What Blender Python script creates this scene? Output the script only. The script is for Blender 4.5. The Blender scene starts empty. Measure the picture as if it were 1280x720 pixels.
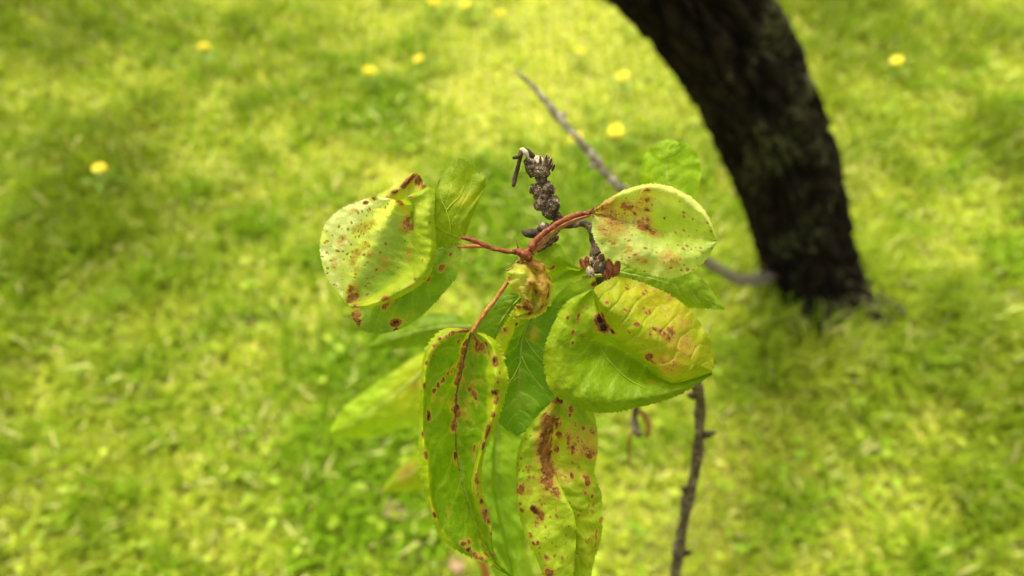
import bpy, bmesh, math, random
import numpy as np
from mathutils import Vector, noise as mnoise

random.seed(7)
rng = np.random.default_rng(11)
R = math.radians
scn = bpy.context.scene
COL = scn.collection

# ------------------------------------------------------------------ camera
F = 848.0                      # focal length in pixels of the 1280 px wide photograph
CAM_H, PITCH = 1.35, R(50)
cd = bpy.data.cameras.new("camera")
co = bpy.data.objects.new("camera", cd)
COL.objects.link(co)
co.location = (0, 0, CAM_H)
co.rotation_euler = (R(90) - PITCH, 0, 0)
cd.sensor_width = 36
cd.lens = F / 1280 * 36
cd.clip_start = 0.02
cd.clip_end = 500
cd.dof.use_dof = True
cd.dof.focus_distance = 0.248
cd.dof.aperture_fstop = cd.lens / 3.9
scn.camera = co

# ------------------------------------------------------------------ light
SUN_EL, SUN_AZ = R(58), R(-25)
w = bpy.data.worlds.new("World")
scn.world = w
w.use_nodes = True
nt = w.node_tree
bg = nt.nodes["Background"]
sky = nt.nodes.new("ShaderNodeTexSky")
sky.sky_type = 'NISHITA'
sky.sun_disc = False
sky.sun_elevation = SUN_EL
sky.sun_rotation = SUN_AZ
sky.dust_density = 5.0
sky.air_density = 1.0
hs = nt.nodes.new("ShaderNodeHueSaturation")      # thin high cloud: a nearly white sky
hs.inputs['Saturation'].default_value = 0.30
nt.links.new(sky.outputs[0], hs.inputs['Color'])
tint = nt.nodes.new("ShaderNodeMix")
tint.data_type = 'RGBA'
tint.blend_type = 'MULTIPLY'
tint.inputs[0].default_value = 1.0
tint.inputs[7].default_value = (1.0, 0.95, 0.68, 1)       # warm white balance put into the sky colour
nt.links.new(hs.outputs[0], tint.inputs[6])
nt.links.new(tint.outputs[2], bg.inputs[0])
bg.inputs[1].default_value = 0.13
sd = bpy.data.lights.new("sun", 'SUN')
sd.energy = 1.5
sd.angle = R(14)
sd.color = (1.0, 0.93, 0.80)
so = bpy.data.objects.new("sun", sd)
COL.objects.link(so)
S = Vector((math.sin(SUN_AZ) * math.cos(SUN_EL), math.cos(SUN_AZ) * math.cos(SUN_EL), math.sin(SUN_EL)))
so.rotation_euler = (-S).to_track_quat('-Z', 'Y').to_euler()
so.location = (0, 0, 6)
vs = scn.view_settings
vs.view_transform = 'Standard'
vs.look = 'None'
vs.gamma = 1
vs.use_curve_mapping = False
vs.exposure = 1.97
scn.cycles.use_denoising = True
scn.cycles.max_bounces = 8
scn.cycles.transmission_bounces = 6

# ------------------------------------------------------------------ helpers
CAM = np.array([0, 0, CAM_H])
FW = np.array([0, math.cos(PITCH), -math.sin(PITCH)])
RT = np.array([1.0, 0, 0])
UP = np.array([0, math.sin(PITCH), math.cos(PITCH)])


def at(px, py, d):
    """a point seen at pixel (px, py) of the photograph, d metres along the view axis"""
    px = np.asarray(px, float); py = np.asarray(py, float); d = np.asarray(d, float)
    v = FW + ((px - 640) / F)[..., None] * RT + ((360 - py) / F)[..., None] * UP
    return CAM + d[..., None] * v


def on_ground(px, py, z=0.0):
    v = FW + (px - 640) / F * RT + (360 - py) / F * UP
    t = (z - CAM_H) / v[2]
    return CAM + t * v


def spline(pts, n):
    """Catmull-Rom through pts (k, c), n samples, uniform knots"""
    p = np.asarray(pts, float)
    k = len(p)
    pp = np.vstack([2 * p[0] - p[1], p, 2 * p[-1] - p[-2]])
    t = np.linspace(0, k - 1, n)
    i = np.clip(t.astype(int), 0, k - 2)
    f = (t - i)[:, None]
    a, b, c, d = pp[i], pp[i + 1], pp[i + 2], pp[i + 3]
    return 0.5 * (2 * b + (c - a) * f + (2 * a - 5 * b + 4 * c - d) * f ** 2 + (3 * b - a - 3 * c + d) * f ** 3)


def link(name, me, parent=None):
    o = bpy.data.objects.new(name, me)
    COL.objects.link(o)
    if parent is not None:
        o.parent = parent
        base = parent if parent.parent is None else parent.parent
        o.matrix_parent_inverse = parent.matrix_world.inverted() if False else o.matrix_parent_inverse
    return o


def tag(o, label=None, cat=None, group=None, kind=None):
    if label: o["label"] = label
    if cat: o["category"] = cat
    if group: o["group"] = group
    if kind: o["kind"] = kind
    return o


def thing(name, label, cat, loc, group=None):
    o = bpy.data.objects.new(name, None)
    COL.objects.link(o)
    o.location = loc
    o.empty_display_size = 0.02
    return tag(o, label, cat, group)


def origin(o):
    """world position of a thing's Empty (parts' own origins sit on it)"""
    while o.parent is not None:
        o = o.parent
    return np.array(o.location)


def mesh_np(name, V, faces, mat, parent=None, smooth=True, uv=None, attrs=None):
    V = np.asarray(V, float)
    if parent is not None:
        V = V - origin(parent)
    me = bpy.data.meshes.new(name)
    faces = np.asarray(faces)
    if faces.ndim == 2:
        k = faces.shape[1]
        me.vertices.add(len(V)); me.loops.add(faces.size); me.polygons.add(len(faces))
        me.vertices.foreach_set("co", V.astype(np.float32).ravel())
        me.loops.foreach_set("vertex_index", faces.astype(np.int32).ravel())
        me.polygons.foreach_set("loop_start", np.arange(0, faces.size, k, dtype=np.int32))
        me.polygons.foreach_set("loop_total", np.full(len(faces), k, dtype=np.int32))
    else:
        me.from_pydata(V.tolist(), [], [list(f) for f in faces])
    me.update(calc_edges=True)
    if smooth:
        me.polygons.foreach_set("use_smooth", np.ones(len(me.polygons), dtype=bool))
    if uv is not None:
        l = me.uv_layers.new(name="UVMap")
        idx = np.empty(len(me.loops), dtype=np.int32)
        me.loops.foreach_get("vertex_index", idx)
        l.data.foreach_set("uv", np.asarray(uv, np.float32)[idx].ravel())
    for k, a in (attrs or {}).items():
        a = np.asarray(a, np.float32)
        if a.ndim == 2:
            t = me.attributes.new(k, 'FLOAT_COLOR', 'POINT')
            t.data.foreach_set("color", np.hstack([a, np.ones((len(a), 1), np.float32)]).ravel())
        else:
            t = me.attributes.new(k, 'FLOAT', 'POINT')
            t.data.foreach_set("value", a)
    me.materials.append(mat)
    me.validate()
    return link(name, me, parent)


def grid_faces(nu, nv, wrap=False):
    i, j = np.meshgrid(np.arange(nu - 1), np.arange(nv if wrap else nv - 1), indexing='ij')
    a = i * nv + j
    b = i * nv + (j + 1) % nv
    return np.stack([a, b, b + nv, a + nv], -1).reshape(-1, 4)


def lumps(x, y, seed, scale=1.0):
    r = np.random.default_rng(seed)
    out = np.zeros_like(x)
    for k in range(7):
        ang = r.uniform(0, 2 * math.pi); fr = r.uniform(0.5, 2.2) * scale
        out += np.sin((x * math.cos(ang) + y * math.sin(ang)) * fr * 2 * math.pi + r.uniform(0, 6.28)) / (0.6 + fr / scale)
    return out / 3.0


def vnoise(P, scale):
    return np.array([mnoise.noise(Vector(p) * scale) for p in P])


# ------------------------------------------------------------------ materials
class N:
    def __init__(s, name):
        s.m = bpy.data.materials.new(name)
        s.m.use_nodes = True
        s.t = s.m.node_tree
        s.b = s.t.nodes["Principled BSDF"]
        s.out = s.t.nodes["Material Output"]

    def n(s, kind, **kw):
        x = s.t.nodes.new("ShaderNode" + kind)
        for k, v in kw.items():
            setattr(x, k, v)
        return x

    def l(s, a, b):
        s.t.links.new(a, b)

    def attr(s, name):
        x = s.n("Attribute"); x.attribute_name = name
        return x

    def math(s, op, a, b=None, c=None, clamp=False):
        x = s.n("Math", operation=op); x.use_clamp = clamp
        for i, v in enumerate((a, b, c)):
            if v is None: continue
            if isinstance(v, (int, float)): x.inputs[i].default_value = v
            else: s.l(v, x.inputs[i])
        return x.outputs[0]

    def ramp01(s, v, lo, hi):
        x = s.n("MapRange"); x.interpolation_type = 'SMOOTHSTEP'
        s.l(v, x.inputs['Value'])
        x.inputs['From Min'].default_value = lo; x.inputs['From Max'].default_value = hi
        return x.outputs[0]

    def mix(s, f, a, b, mode='MIX'):
        x = s.n("Mix", data_type='RGBA', blend_type=mode)
        for i, v in ((0, f), (6, a), (7, b)):
            if isinstance(v, (int, float)): x.inputs[i].default_value = v
            elif isinstance(v, tuple): x.inputs[i].default_value = (*v, 1)
            else: s.l(v, x.inputs[i])
        return x.outputs[2]

    def noise(s, scale, vec=None, detail=4, rough=0.55):
        x = s.n("TexNoise"); x.inputs['Scale'].default_value = scale
        x.inputs['Detail'].default_value = detail; x.inputs['Roughness'].default_value = rough
        if vec is not None: s.l(vec, x.inputs['Vector'])
        return x.outputs[0]

    def bump(s, h, strength, dist):
        x = s.n("Bump"); x.inputs['Strength'].default_value = strength; x.inputs['Distance'].default_value = dist
        s.l(h, x.inputs['Height'])
        return x.outputs[0]


def leaf_material():
    s = N("leaf_blade")
    uv = s.n("UVMap").outputs[0]
    pig = s.attr("pigment").outputs['Color']
    spot = s.attr("blotch").outputs['Fac']
    vein = s.attr("vein").outputs['Fac']
    spk = s.attr("speckle").outputs['Fac']
    mott = s.noise(160, uv, 5, 0.6)
    pig = s.mix(1.0, pig, (0.90, 0.90, 0.62), 'MULTIPLY')
    c = s.mix(s.ramp01(mott, 0.3, 0.75), s.mix(1.0, pig, (0.84, 0.86, 0.75), 'MULTIPLY'), s.mix(1.0, pig, (1.12, 1.08, 1.1), 'MULTIPLY'))
    # fine net of veinlets
    vo = s.n("TexVoronoi", feature='DISTANCE_TO_EDGE'); vo.inputs['Scale'].default_value = 620
    s.l(uv, vo.inputs['Vector'])
    net = s.ramp01(vo.outputs['Distance'], 0.10, 0.0)
    c = s.mix(s.math('MULTIPLY', net, 0.22), c, s.mix(1.0, pig, (1.35, 1.25, 1.2), 'MULTIPLY'))
    c = s.mix(s.math('MULTIPLY', vein, 0.34), c, s.mix(0.55, pig, (0.34, 0.40, 0.06)))
    # speckles
    vs_ = s.n("TexVoronoi", feature='F1'); vs_.inputs['Scale'].default_value = 560
    s.l(uv, vs_.inputs['Vector'])
    rnd = s.n("SeparateColor"); s.l(vs_.outputs['Color'], rnd.inputs[0])
    keep = s.math('LESS_THAN', rnd.outputs[0], spk)
    rad = s.math('MULTIPLY_ADD', rnd.outputs[1], 0.30, 0.16)
    dot = s.math('MULTIPLY', keep, s.ramp01(s.math('SUBTRACT', rad, vs_.outputs['Distance']), -0.06, 0.10))
    c = s.mix(s.math('MULTIPLY', dot, 0.8), c, (0.19, 0.062, 0.022))
    # dead brown tissue with a yellow halo
    n1 = s.noise(420, uv, 5, 0.65)
    n0 = s.noise(1100, uv, 3, 0.6)
    sp = s.math('MULTIPLY_ADD', s.math('SUBTRACT', n1, 0.5), s.math('MULTIPLY_ADD', spot, 0.9, 0.35), spot)
    sp = s.math('MULTIPLY_ADD', s.math('SUBTRACT', n0, 0.5), 0.55, sp)
    halo = s.ramp01(sp, 0.16, 0.42)
    c = s.mix(s.math('MULTIPLY', halo, 0.55), c, (0.30, 0.25, 0.025))
    n2 = s.noise(300, uv, 4, 0.6)
    dead = s.mix(s.ramp01(n2, 0.32, 0.60), (0.040, 0.014, 0.005), (0.21, 0.080, 0.022))
    dead = s.mix(s.ramp01(s.noise(900, uv, 3), 0.55, 0.75), dead, (0.34, 0.20, 0.11))
    stain = s.math('MULTIPLY', s.ramp01(sp, 0.22, 0.60), s.ramp01(s.noise(1500, uv, 3, 0.7), 0.30, 0.62))
    c = s.mix(s.math('MULTIPLY', stain, 0.75), c, (0.25, 0.095, 0.042))
    necro = s.ramp01(sp, 0.50, 0.66)
    c = s.mix(s.math('MULTIPLY', necro, 0.93), c, dead)
    dark = s.ramp01(sp, 0.95, 1.15)
    c = s.mix(dark, c, (0.022, 0.008, 0.006))
    b = s.b
    s.l(c, b.inputs['Base Color'])
    s.l(s.math('MULTIPLY_ADD', necro, 0.25, s.math('MULTIPLY_ADD', mott, 0.16, 0.36)), b.inputs['Roughness'])
    b.inputs['Specular IOR Level'].default_value = 0.13
    h = s.math('ADD', s.math('MULTIPLY', net, -0.5), s.math('ADD', s.math('MULTIPLY', n2, 0.8), s.math('MULTIPLY', necro, -0.6)))
    bm_ = s.bump(h, 0.5, 0.00035)
    s.l(bm_, b.inputs['Normal'])
    tr = s.n("BsdfTranslucent")
    s.l(s.mix(s.math('MULTIPLY', necro, 0.9), s.mix(1.0, c, (1.6, 1.70, 0.4), 'MULTIPLY'), c), tr.inputs['Color'])
    s.l(bm_, tr.inputs['Normal'])
    mx = s.n("MixShader"); mx.inputs[0].default_value = 0.46
    s.l(b.outputs[0], mx.inputs[1]); s.l(tr.outputs[0], mx.inputs[2])
    s.l(mx.outputs[0], s.out.inputs[0])
    return s.m


def stalk_material(name, c1, c2, c3, rough=0.38):
    s = N(name)
    p = s.n("TexCoord").outputs['Object']
    c = s.mix(s.ramp01(s.noise(260, p, 5), 0.38, 0.62), c1, c2)
    c = s.mix(s.ramp01(s.noise(700, p, 4), 0.54, 0.66), c, c3)
    s.l(c, s.b.inputs['Base Color'])
    s.b.inputs['Roughness'].default_value = rough
    s.l(s.bump(s.noise(1300, p, 4), 0.8, 0.0006), s.b.inputs['Normal'])
    s.b.inputs['Specular IOR Level'].default_value = 0.22
    return s.m


def bark_material(name, dark, mid, pale, k=1.0, pale_lo=0.55):
    s = N(name)
    p = s.n("TexCoord").outputs['Object']
    n1 = s.noise(220 * k, p, 6, 0.65)
    n2 = s.noise(700 * k, p, 4, 0.6)
    c = s.mix(s.ramp01(n1, 0.35, 0.62), dark, mid)
    c = s.mix(s.ramp01(s.math('MULTIPLY_ADD', n2, 0.4, s.math('MULTIPLY', n1, 0.6)), pale_lo, pale_lo + 0.12), c, pale)
    s.l(c, s.b.inputs['Base Color'])
    s.b.inputs['Roughness'].default_value = 0.8
    s.b.inputs['Specular IOR Level'].default_value = 0.25
    s.l(s.bump(s.math('ADD', n1, n2), 0.8, 0.001 / k), s.b.inputs['Normal'])
    return s.m


M_LEAF = leaf_material()
M_RED = stalk_material("red_stalk", (0.075, 0.010, 0.004), (0.135, 0.026, 0.006), (0.20, 0.085, 0.016), .5)
M_ORANGE = stalk_material("tan_stalk", (0.22, 0.065, 0.014), (0.20, 0.11, 0.018), (0.32, 0.15, 0.05))
M_PALE = stalk_material("green_stalk", (0.30, 0.33, 0.07), (0.26, 0.31, 0.05), (0.36, 0.22, 0.08))
M_RIB = stalk_material("leaf_rib", (0.24, 0.30, 0.05), (0.21, 0.28, 0.04), (0.28, 0.31, 0.08))
M_PALEVEIN = stalk_material("side_vein", (0.19, 0.27, 0.014), (0.17, 0.25, 0.012), (0.22, 0.29, 0.02))
M_BROWNRIB = stalk_material("withered_rib", (0.11, 0.045, 0.012), (0.16, 0.09, 0.02), (0.06, 0.02, 0.01))
def spur_material():
    s = N("spur_bark")
    p = s.n("TexCoord").outputs['Object']
    n1 = s.noise(300, p, 6, .65); n2 = s.noise(900, p, 4, .6)
    c = s.mix(s.ramp01(n1, .36, .60), (0.020, 0.014, 0.009), (0.115, 0.080, 0.048))
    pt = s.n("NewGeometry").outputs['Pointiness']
    edge_highlight = s.ramp01(s.math('ADD', pt, s.math('MULTIPLY', s.math('SUBTRACT', n2, .5), .12)), .505, .56)
    c = s.mix(s.math('MULTIPLY', edge_highlight, .85), c, (0.42, 0.36, 0.26))  # pale highlights painted along the convex edges
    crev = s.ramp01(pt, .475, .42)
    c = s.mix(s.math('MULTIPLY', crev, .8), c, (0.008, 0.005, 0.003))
    s.l(c, s.b.inputs['Base Color'])
    s.b.inputs['Roughness'].default_value = .8
    s.b.inputs['Specular IOR Level'].default_value = .2
    s.l(s.bump(s.math('ADD', n1, n2), .8, .0008), s.b.inputs['Normal'])
    return s.m


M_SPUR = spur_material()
M_DARKWOOD = bark_material("dead_bark", (0.010, 0.007, 0.004), (0.040, 0.027, 0.015), (0.22, 0.17, 0.11), 1.0, 0.60)
M_TWIGWOOD = bark_material("branch_bark", (0.016, 0.012, 0.008), (0.085, 0.062, 0.042), (0.30, 0.26, 0.20), 1.0, 0.535)
M_GREYTWIG = bark_material("grey_twig_bark", (0.06, 0.05, 0.04), (0.17, 0.14, 0.12), (0.34, 0.31, 0.29), 0.5, 0.5)
def trunk_material():
    s = N("trunk_bark")
    p = s.n("TexCoord").outputs['Object']
    n1 = s.noise(26, p, 8, .7); n2 = s.noise(90, p, 6, .65)
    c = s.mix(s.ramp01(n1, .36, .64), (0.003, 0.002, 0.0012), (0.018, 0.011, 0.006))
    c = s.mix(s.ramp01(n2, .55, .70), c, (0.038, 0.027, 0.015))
    lich = s.math('MULTIPLY', s.ramp01(s.noise(6.5, p, 5, .7), .50, .60), s.ramp01(s.noise(70, p, 5, .7), .44, .56))
    c = s.mix(s.math('MULTIPLY', lich, .8), c, (0.105, 0.108, 0.055))
    s.l(c, s.b.inputs['Base Color'])
    s.b.inputs['Roughness'].default_value = .9
    s.b.inputs['Specular IOR Level'].default_value = .15
    s.l(s.bump(s.math('ADD', n1, s.math('MULTIPLY', n2, .6)), 1.0, .02), s.b.inputs['Normal'])
    return s.m


M_TRUNK = trunk_material()
def scale_material(name, dark, mid, rimc):
    s = N(name)
    p = s.n("TexCoord").outputs['Object']
    c = s.mix(s.ramp01(s.noise(420, p, 5, .65), .38, .62), dark, mid)
    rim = s.attr("rim").outputs['Fac']
    c = s.mix(s.ramp01(s.math('MULTIPLY_ADD', s.noise(600, p, 3), .8, rim), .95, 1.45), c, rimc)
    s.l(c, s.b.inputs['Base Color'])
    s.b.inputs['Roughness'].default_value = .75
    s.b.inputs['Specular IOR Level'].default_value = .2
    s.l(s.bump(s.noise(1400, p, 3), .7, .0004), s.b.inputs['Normal'])
    return s.m


M_DEADBUD = scale_material("bud_scale", (0.012, 0.006, 0.003), (0.085, 0.045, 0.018), (0.34, 0.26, 0.15))
M_DARKBUD = scale_material("dark_bud_scale", (0.008, 0.005, 0.003), (0.035, 0.022, 0.012), (0.34, 0.27, 0.17))
M_REDBUD = stalk_material("red_bud", (0.12, 0.026, 0.010), (0.19, 0.06, 0.02), (0.06, 0.012, 0.006), 0.5)
M_PALEWOOD = stalk_material("bare_wood", (0.40, 0.34, 0.26), (0.30, 0.23, 0.16), (0.12, 0.08, 0.05), 0.7)

# ------------------------------------------------------------------ ground and lawn
def ground():
    s = N("lawn_soil")
    p = s.n("TexCoord").outputs['Object']
    c = s.mix(s.ramp01(s.noise(3.5, p, 6), 0.35, 0.65), (0.19, 0.21, 0.016), (0.29, 0.29, 0.03))
    c = s.mix(s.ramp01(s.noise(45, p, 5), 0.42, 0.66), c, (0.12, 0.13, 0.016))
    s.l(c, s.b.inputs['Base Color'])
    s.b.inputs['Roughness'].default_value = 0.95
    s.l(s.bump(s.noise(60, p, 5), 0.7, 0.02), s.b.inputs['Normal'])
    n = 120
    t = np.linspace(-1, 1, n)
    k = np.sign(t) * np.abs(t) ** 2.2 * 90
    X, Y = np.meshgrid(k, k + 1.5, indexing='ij')
    Z = 0.02 * lumps(X * 0.25, Y * 0.25, 5) - 0.02
    o = mesh_np("lawn_ground", np.stack([X, Y, Z], -1).reshape(-1, 3), grid_faces(n, n)[:, ::-1], s.m)
    tag(o, "yellow green lawn floor under the fruit tree", None, None, "structure")


ground()


LUSH = [(485, 150, .11, .8), (600, 235, .16, .7), (720, 250, .14, .6), (640, 330, .16, .5), (475, 585, .17, 1.0), (470, 480, .12, .7), (560, 330, .10, .5), (655, 600, .10, .6), (540, 60, .12, .4), (470, 430, .12, .5), (770, 560, .07, .5),
        (620, 110, .22, -.6), (700, 40, .3, -.6), (800, 640, .16, -.6), (560, 375, .07, -.6), (470, 200, .08, -.5), (800, 110, .2, -.6), (460, 30, .2, -.5), (500, 690, .06, -.3)]


def lawn_fields(x, y):
    """slow patches of the lawn: lush 0..1, straw 0..1"""
    lush = np.clip(0.47 + 0.34 * lumps(x * 1.1, y * 1.1, 21) + 0.36 * lumps(x * 4.2, y * 4.2, 22) + 0.45 * lumps(x * 8, y * 8, 25), 0, 1)
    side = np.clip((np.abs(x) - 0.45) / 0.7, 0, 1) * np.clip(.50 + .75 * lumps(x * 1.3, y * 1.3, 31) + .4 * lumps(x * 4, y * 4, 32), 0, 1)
    for px, py, rx, st in LUSH:
        g = on_ground(px, py)
        lush = lush + st * np.exp(-(((x - g[0]) / rx) ** 2 + ((y - g[1]) / (rx * 1.3)) ** 2))
    lush = np.clip(lush, 0, 1)
    straw = np.clip(0.36 + 0.45 * lumps(x * 1.7 + 3, y * 1.7, 23) + 0.35 * lumps(x * 6, y * 6, 24), 0, 1)
    return lush, straw, side


def grass_material():
    s = N("grass_blade")
    c = s.attr("pigment").outputs['Color']
    s.l(c, s.b.inputs['Base Color'])
    s.b.inputs['Roughness'].default_value = 0.45
    s.b.inputs['Specular IOR Level'].default_value = 0.10
    tr = s.n("BsdfTranslucent")
    s.l(s.mix(1.0, c, (1.5, 1.4, 0.6), 'MULTIPLY'), tr.inputs['Color'])
    mx = s.n("MixShader"); mx.inputs[0].default_value = 0.4
    s.l(s.b.outputs[0], mx.inputs[1]); s.l(tr.outputs[0], mx.inputs[2])
    s.l(mx.outputs[0], s.out.inputs[0])
    return s.m


M_GRASS = grass_material()


def area_points(n, r):
    y = r.uniform(-0.1, 4.3, n)
    x = r.uniform(-1, 1, n) * (1.75 + 0.55 * np.clip(y, 0, 9))
    return x, y


def lawn():
    r = np.random.default_rng(3)
    n = 230000
    x, y = area_points(n, r)
    # clumping: pull blades toward tuft centres
    q = 0.045
    hx = np.floor(x / q); hy = np.floor(y / q)
    h = np.sin(hx * 127.1 + hy * 311.7) * 43758.5; h -= np.floor(h)
    h2 = np.sin(hx * 269.5 + hy * 183.3) * 43758.5; h2 -= np.floor(h2)
    cx, cy = (hx + 0.2 + 0.6 * h) * q, (hy + 0.2 + 0.6 * h2) * q
    pull = 0.45 * (h > 0.3)
    x = x + (cx - x) * pull; y = y + (cy - y) * pull
    lush, straw, side = lawn_fields(x, y)
    tx, ty = on_ground(1012, 372)[:2]                       # uncut ring round the trunk
    near_t = np.exp(-((np.hypot(x - tx, y - ty) - .21) / .10) ** 2)
    ln = (0.055 * near_t + 0.020 + 0.032 * lush + 0.015 * h + 0.035 * side) * r.uniform(0.6, 1.35, n)
    wd = r.uniform(0.0016, 0.0036, n) * (1 + 0.4 * lush)
    az = r.uniform(0, 2 * math.pi, n)
    bend = r.uniform(0.25, 1.25, n)
    dx, dy = np.cos(az), np.sin(az)
    sx, sy = -dy, dx
    V = np.zeros((n, 5, 3))
    z0 = 0.02 * lumps(x * 0.25, y * 0.25, 5) - 0.024
    for k, (t, ww) in enumerate(((0, 1.0), (0, -1.0), (0.55, 0.85), (0.55, -0.85), (1.0, 0.0))):
        out = ln * t * np.sin(bend * t); up = ln * t * np.cos(bend * t * 0.9)
        V[:, k, 0] = x + dx * out + sx * wd * ww
        V[:, k, 1] = y + dy * out + sy * wd * ww
        V[:, k, 2] = z0 + up
    b = (np.arange(n) * 5)[:, None]
    T = np.concatenate([b + [0, 1, 3], b + [0, 3, 2], b + [2, 3, 4]])
    u = r.uniform(0, 1, n)[:, None]
    green = np.array([0.132, 0.242, 0.006]) * (0.75 + 0.5 * u)
    yell = np.array([0.370, 0.440, 0.038]) * (0.8 + 0.4 * u)
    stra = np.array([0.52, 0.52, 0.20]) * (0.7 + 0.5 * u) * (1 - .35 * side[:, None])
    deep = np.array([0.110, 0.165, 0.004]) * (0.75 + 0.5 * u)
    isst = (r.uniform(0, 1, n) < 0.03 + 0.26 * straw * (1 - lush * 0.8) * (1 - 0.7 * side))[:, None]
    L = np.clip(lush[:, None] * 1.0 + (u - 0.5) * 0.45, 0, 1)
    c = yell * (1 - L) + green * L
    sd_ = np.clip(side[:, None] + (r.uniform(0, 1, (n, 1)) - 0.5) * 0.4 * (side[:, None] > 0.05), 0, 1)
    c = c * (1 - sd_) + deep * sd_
    c = np.where(isst, stra, c)
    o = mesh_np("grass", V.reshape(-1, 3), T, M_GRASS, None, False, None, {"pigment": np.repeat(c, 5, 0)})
    tag(o, "blurred yellow green lawn grass with straw coloured patches", None, None, "stuff")

    # small round weed leaves lying among the grass
    n = 11000
    x, y = area_points(n, r)
    lush, straw, side = lawn_fields(x, y)
    keep = lumps(x * 2.0 + 9, y * 2.0, 41) + 0.4 * r.uniform(-1, 1, n) > 0.05
    x, y, lush, side = x[keep], y[keep], lush[keep], side[keep]
    n = len(x)
    rad = r.uniform(0.005, 0.012, n)
    az = r.uniform(0, 6.28, n); tl = r.uniform(0.1, 0.7, n)
    k = 7
    a = np.linspace(0, 2 * math.pi, k, endpoint=False)
    lx = np.cos(a)[None] * rad[:, None] * 1.25; ly = np.sin(a)[None] * rad[:, None] * 0.8
    lz = lx * np.sin(tl)[:, None]
    lx = lx * np.cos(tl)[:, None]
    ca, sa = np.cos(az)[:, None], np.sin(az)[:, None]
    z0 = (0.02 * lumps(x * 0.25, y * 0.25, 5) - 0.02 + r.uniform(0.012, 0.040, n))[:, None]
    V = np.zeros((n, k + 1, 3))
    V[:, :k, 0] = x[:, None] + lx * ca - ly * sa
    V[:, :k, 1] = y[:, None] + lx * sa + ly * ca
    V[:, :k, 2] = z0 + lz + 0.002
    V[:, k] = np.stack([x, y, z0[:, 0]], -1)
    b = (np.arange(n) * (k + 1))[:, None]
    T = np.concatenate([b + [i, (i + 1) % k, k] for i in range(k)])
    u = r.uniform(0, 1, n)[:, None]
    c = (np.array([0.15, 0.27, 0.015]) * (1 - u) + np.array([0.34, 0.42, 0.04]) * u)
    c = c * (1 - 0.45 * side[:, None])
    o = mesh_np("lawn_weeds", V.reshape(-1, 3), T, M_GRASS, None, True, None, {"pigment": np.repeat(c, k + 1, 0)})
    tag(o, "patches of small round green weed leaves in the lawn", None, None, "stuff")


lawn()

# ------------------------------------------------------------------ dandelions
def dandelion_meshes():
    s = N("dandelion_petal")
    p = s.n("TexCoord").outputs['Object']
    s.l(s.mix(s.noise(300, p, 3), (0.74, 0.56, 0.001), (0.80, 0.66, 0.003)), s.b.inputs['Base Color'])
    s.b.inputs['Roughness'].default_value = 0.6
    head_mat = s.m
    r = np.random.default_rng(9)
    V, Fc = [], []
    for ring, (cnt, ln, el) in enumerate(((26, 0.0215, 0.12), (24, 0.0185, 0.45), (18, 0.013, 0.85), (10, 0.008, 1.25))):
        for i in range(cnt):
            a = 2 * math.pi * (i + 0.4 * ring) / cnt + r.uniform(-.08, .08)
            e = el + r.uniform(-.1, .1); l = ln * r.uniform(.88, 1.08); wd = 0.0019
            d = np.array([math.cos(a) * math.cos(e), math.sin(a) * math.cos(e), math.sin(e)])
            sd_ = np.array([-math.sin(a), math.cos(a), 0]) * wd
            b = len(V)
            o = np.array([0, 0, 0.001 * ring])
            V += [o - sd_ * .5, o + sd_ * .5, o + d * l * .7 + sd_, o + d * l * .7 - sd_, o + d * l + sd_ * .7 - [0, 0, .001], o + d * l - sd_ * .7 - [0, 0, .001]]
            Fc += [(b, b + 1, b + 2, b + 3), (b + 3, b + 2, b + 4, b + 5)]
    return head_mat, np.array(V), np.array(Fc)


D_MAT, D_V, D_F = dandelion_meshes()
M_DSTEM = stalk_material("dandelion_stem", (0.22, 0.27, 0.05), (0.26, 0.24, 0.07), (0.30, 0.17, 0.08))


def tube_np(C, Rr, ns=10, rough=0.0, seed=0, cap=True, ell=None):
    """tube round the polyline C (n,3) with radii Rr (n)"""
    C = np.asarray(C, float); n = len(C)
    Tn = np.gradient(C, axis=0)
    Tn /= np.linalg.norm(Tn, axis=1)[:, None] + 1e-12
    ref = np.array([0.31, 0.2, 0.93])
    if abs(Tn[0] @ ref) > .9: ref = np.array([1.0, 0, 0])
    A = np.zeros_like(C); a = ref
    for i in range(n):
        a = a - Tn[i] * (a @ Tn[i]); a = a / (np.linalg.norm(a) + 1e-12); A[i] = a
    B = np.cross(Tn, A)
    th = np.linspace(0, 2 * math.pi, ns, endpoint=False)
    rr = np.asarray(Rr, float)[:, None] * np.ones((1, ns))
    V = C[:, None] + A[:, None] * (np.cos(th)[None, :, None] * rr[..., None]) + B[:, None] * (np.sin(th)[None, :, None] * rr[..., None])
    if rough > 0:
        mr = float(np.mean(Rr))
        flat = V.reshape(-1, 3)
        nn = vnoise(flat + seed * 7.7, 0.55 / mr) + 0.5 * vnoise(flat + seed * 3.1, 1.4 / mr)
        d = (V - C[:, None])
        V = C[:, None] + d * (1 + rough * nn.reshape(n, ns))[..., None]
    V = V.reshape(-1, 3)
    Fq = grid_faces(n, ns, True)
    if cap:
        V = np.vstack([V, C[0] - Tn[0] * Rr[0] * .3, C[-1] + Tn[-1] * Rr[-1] * .5])
        i = np.arange(ns)
        c0 = np.stack([np.full(ns, n * ns), (i + 1) % ns, i, i], -1)
        e = (n - 1) * ns
        c1 = np.stack([np.full(ns, n * ns + 1), e + i, e + (i + 1) % ns, e + (i + 1) % ns], -1)
        faces = [tuple(f) for f in Fq] + [tuple(f[:3]) for f in c0] + [tuple(f[:3]) for f in c1]
        return V, faces
    return V, [tuple(f) for f in Fq]


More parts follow.
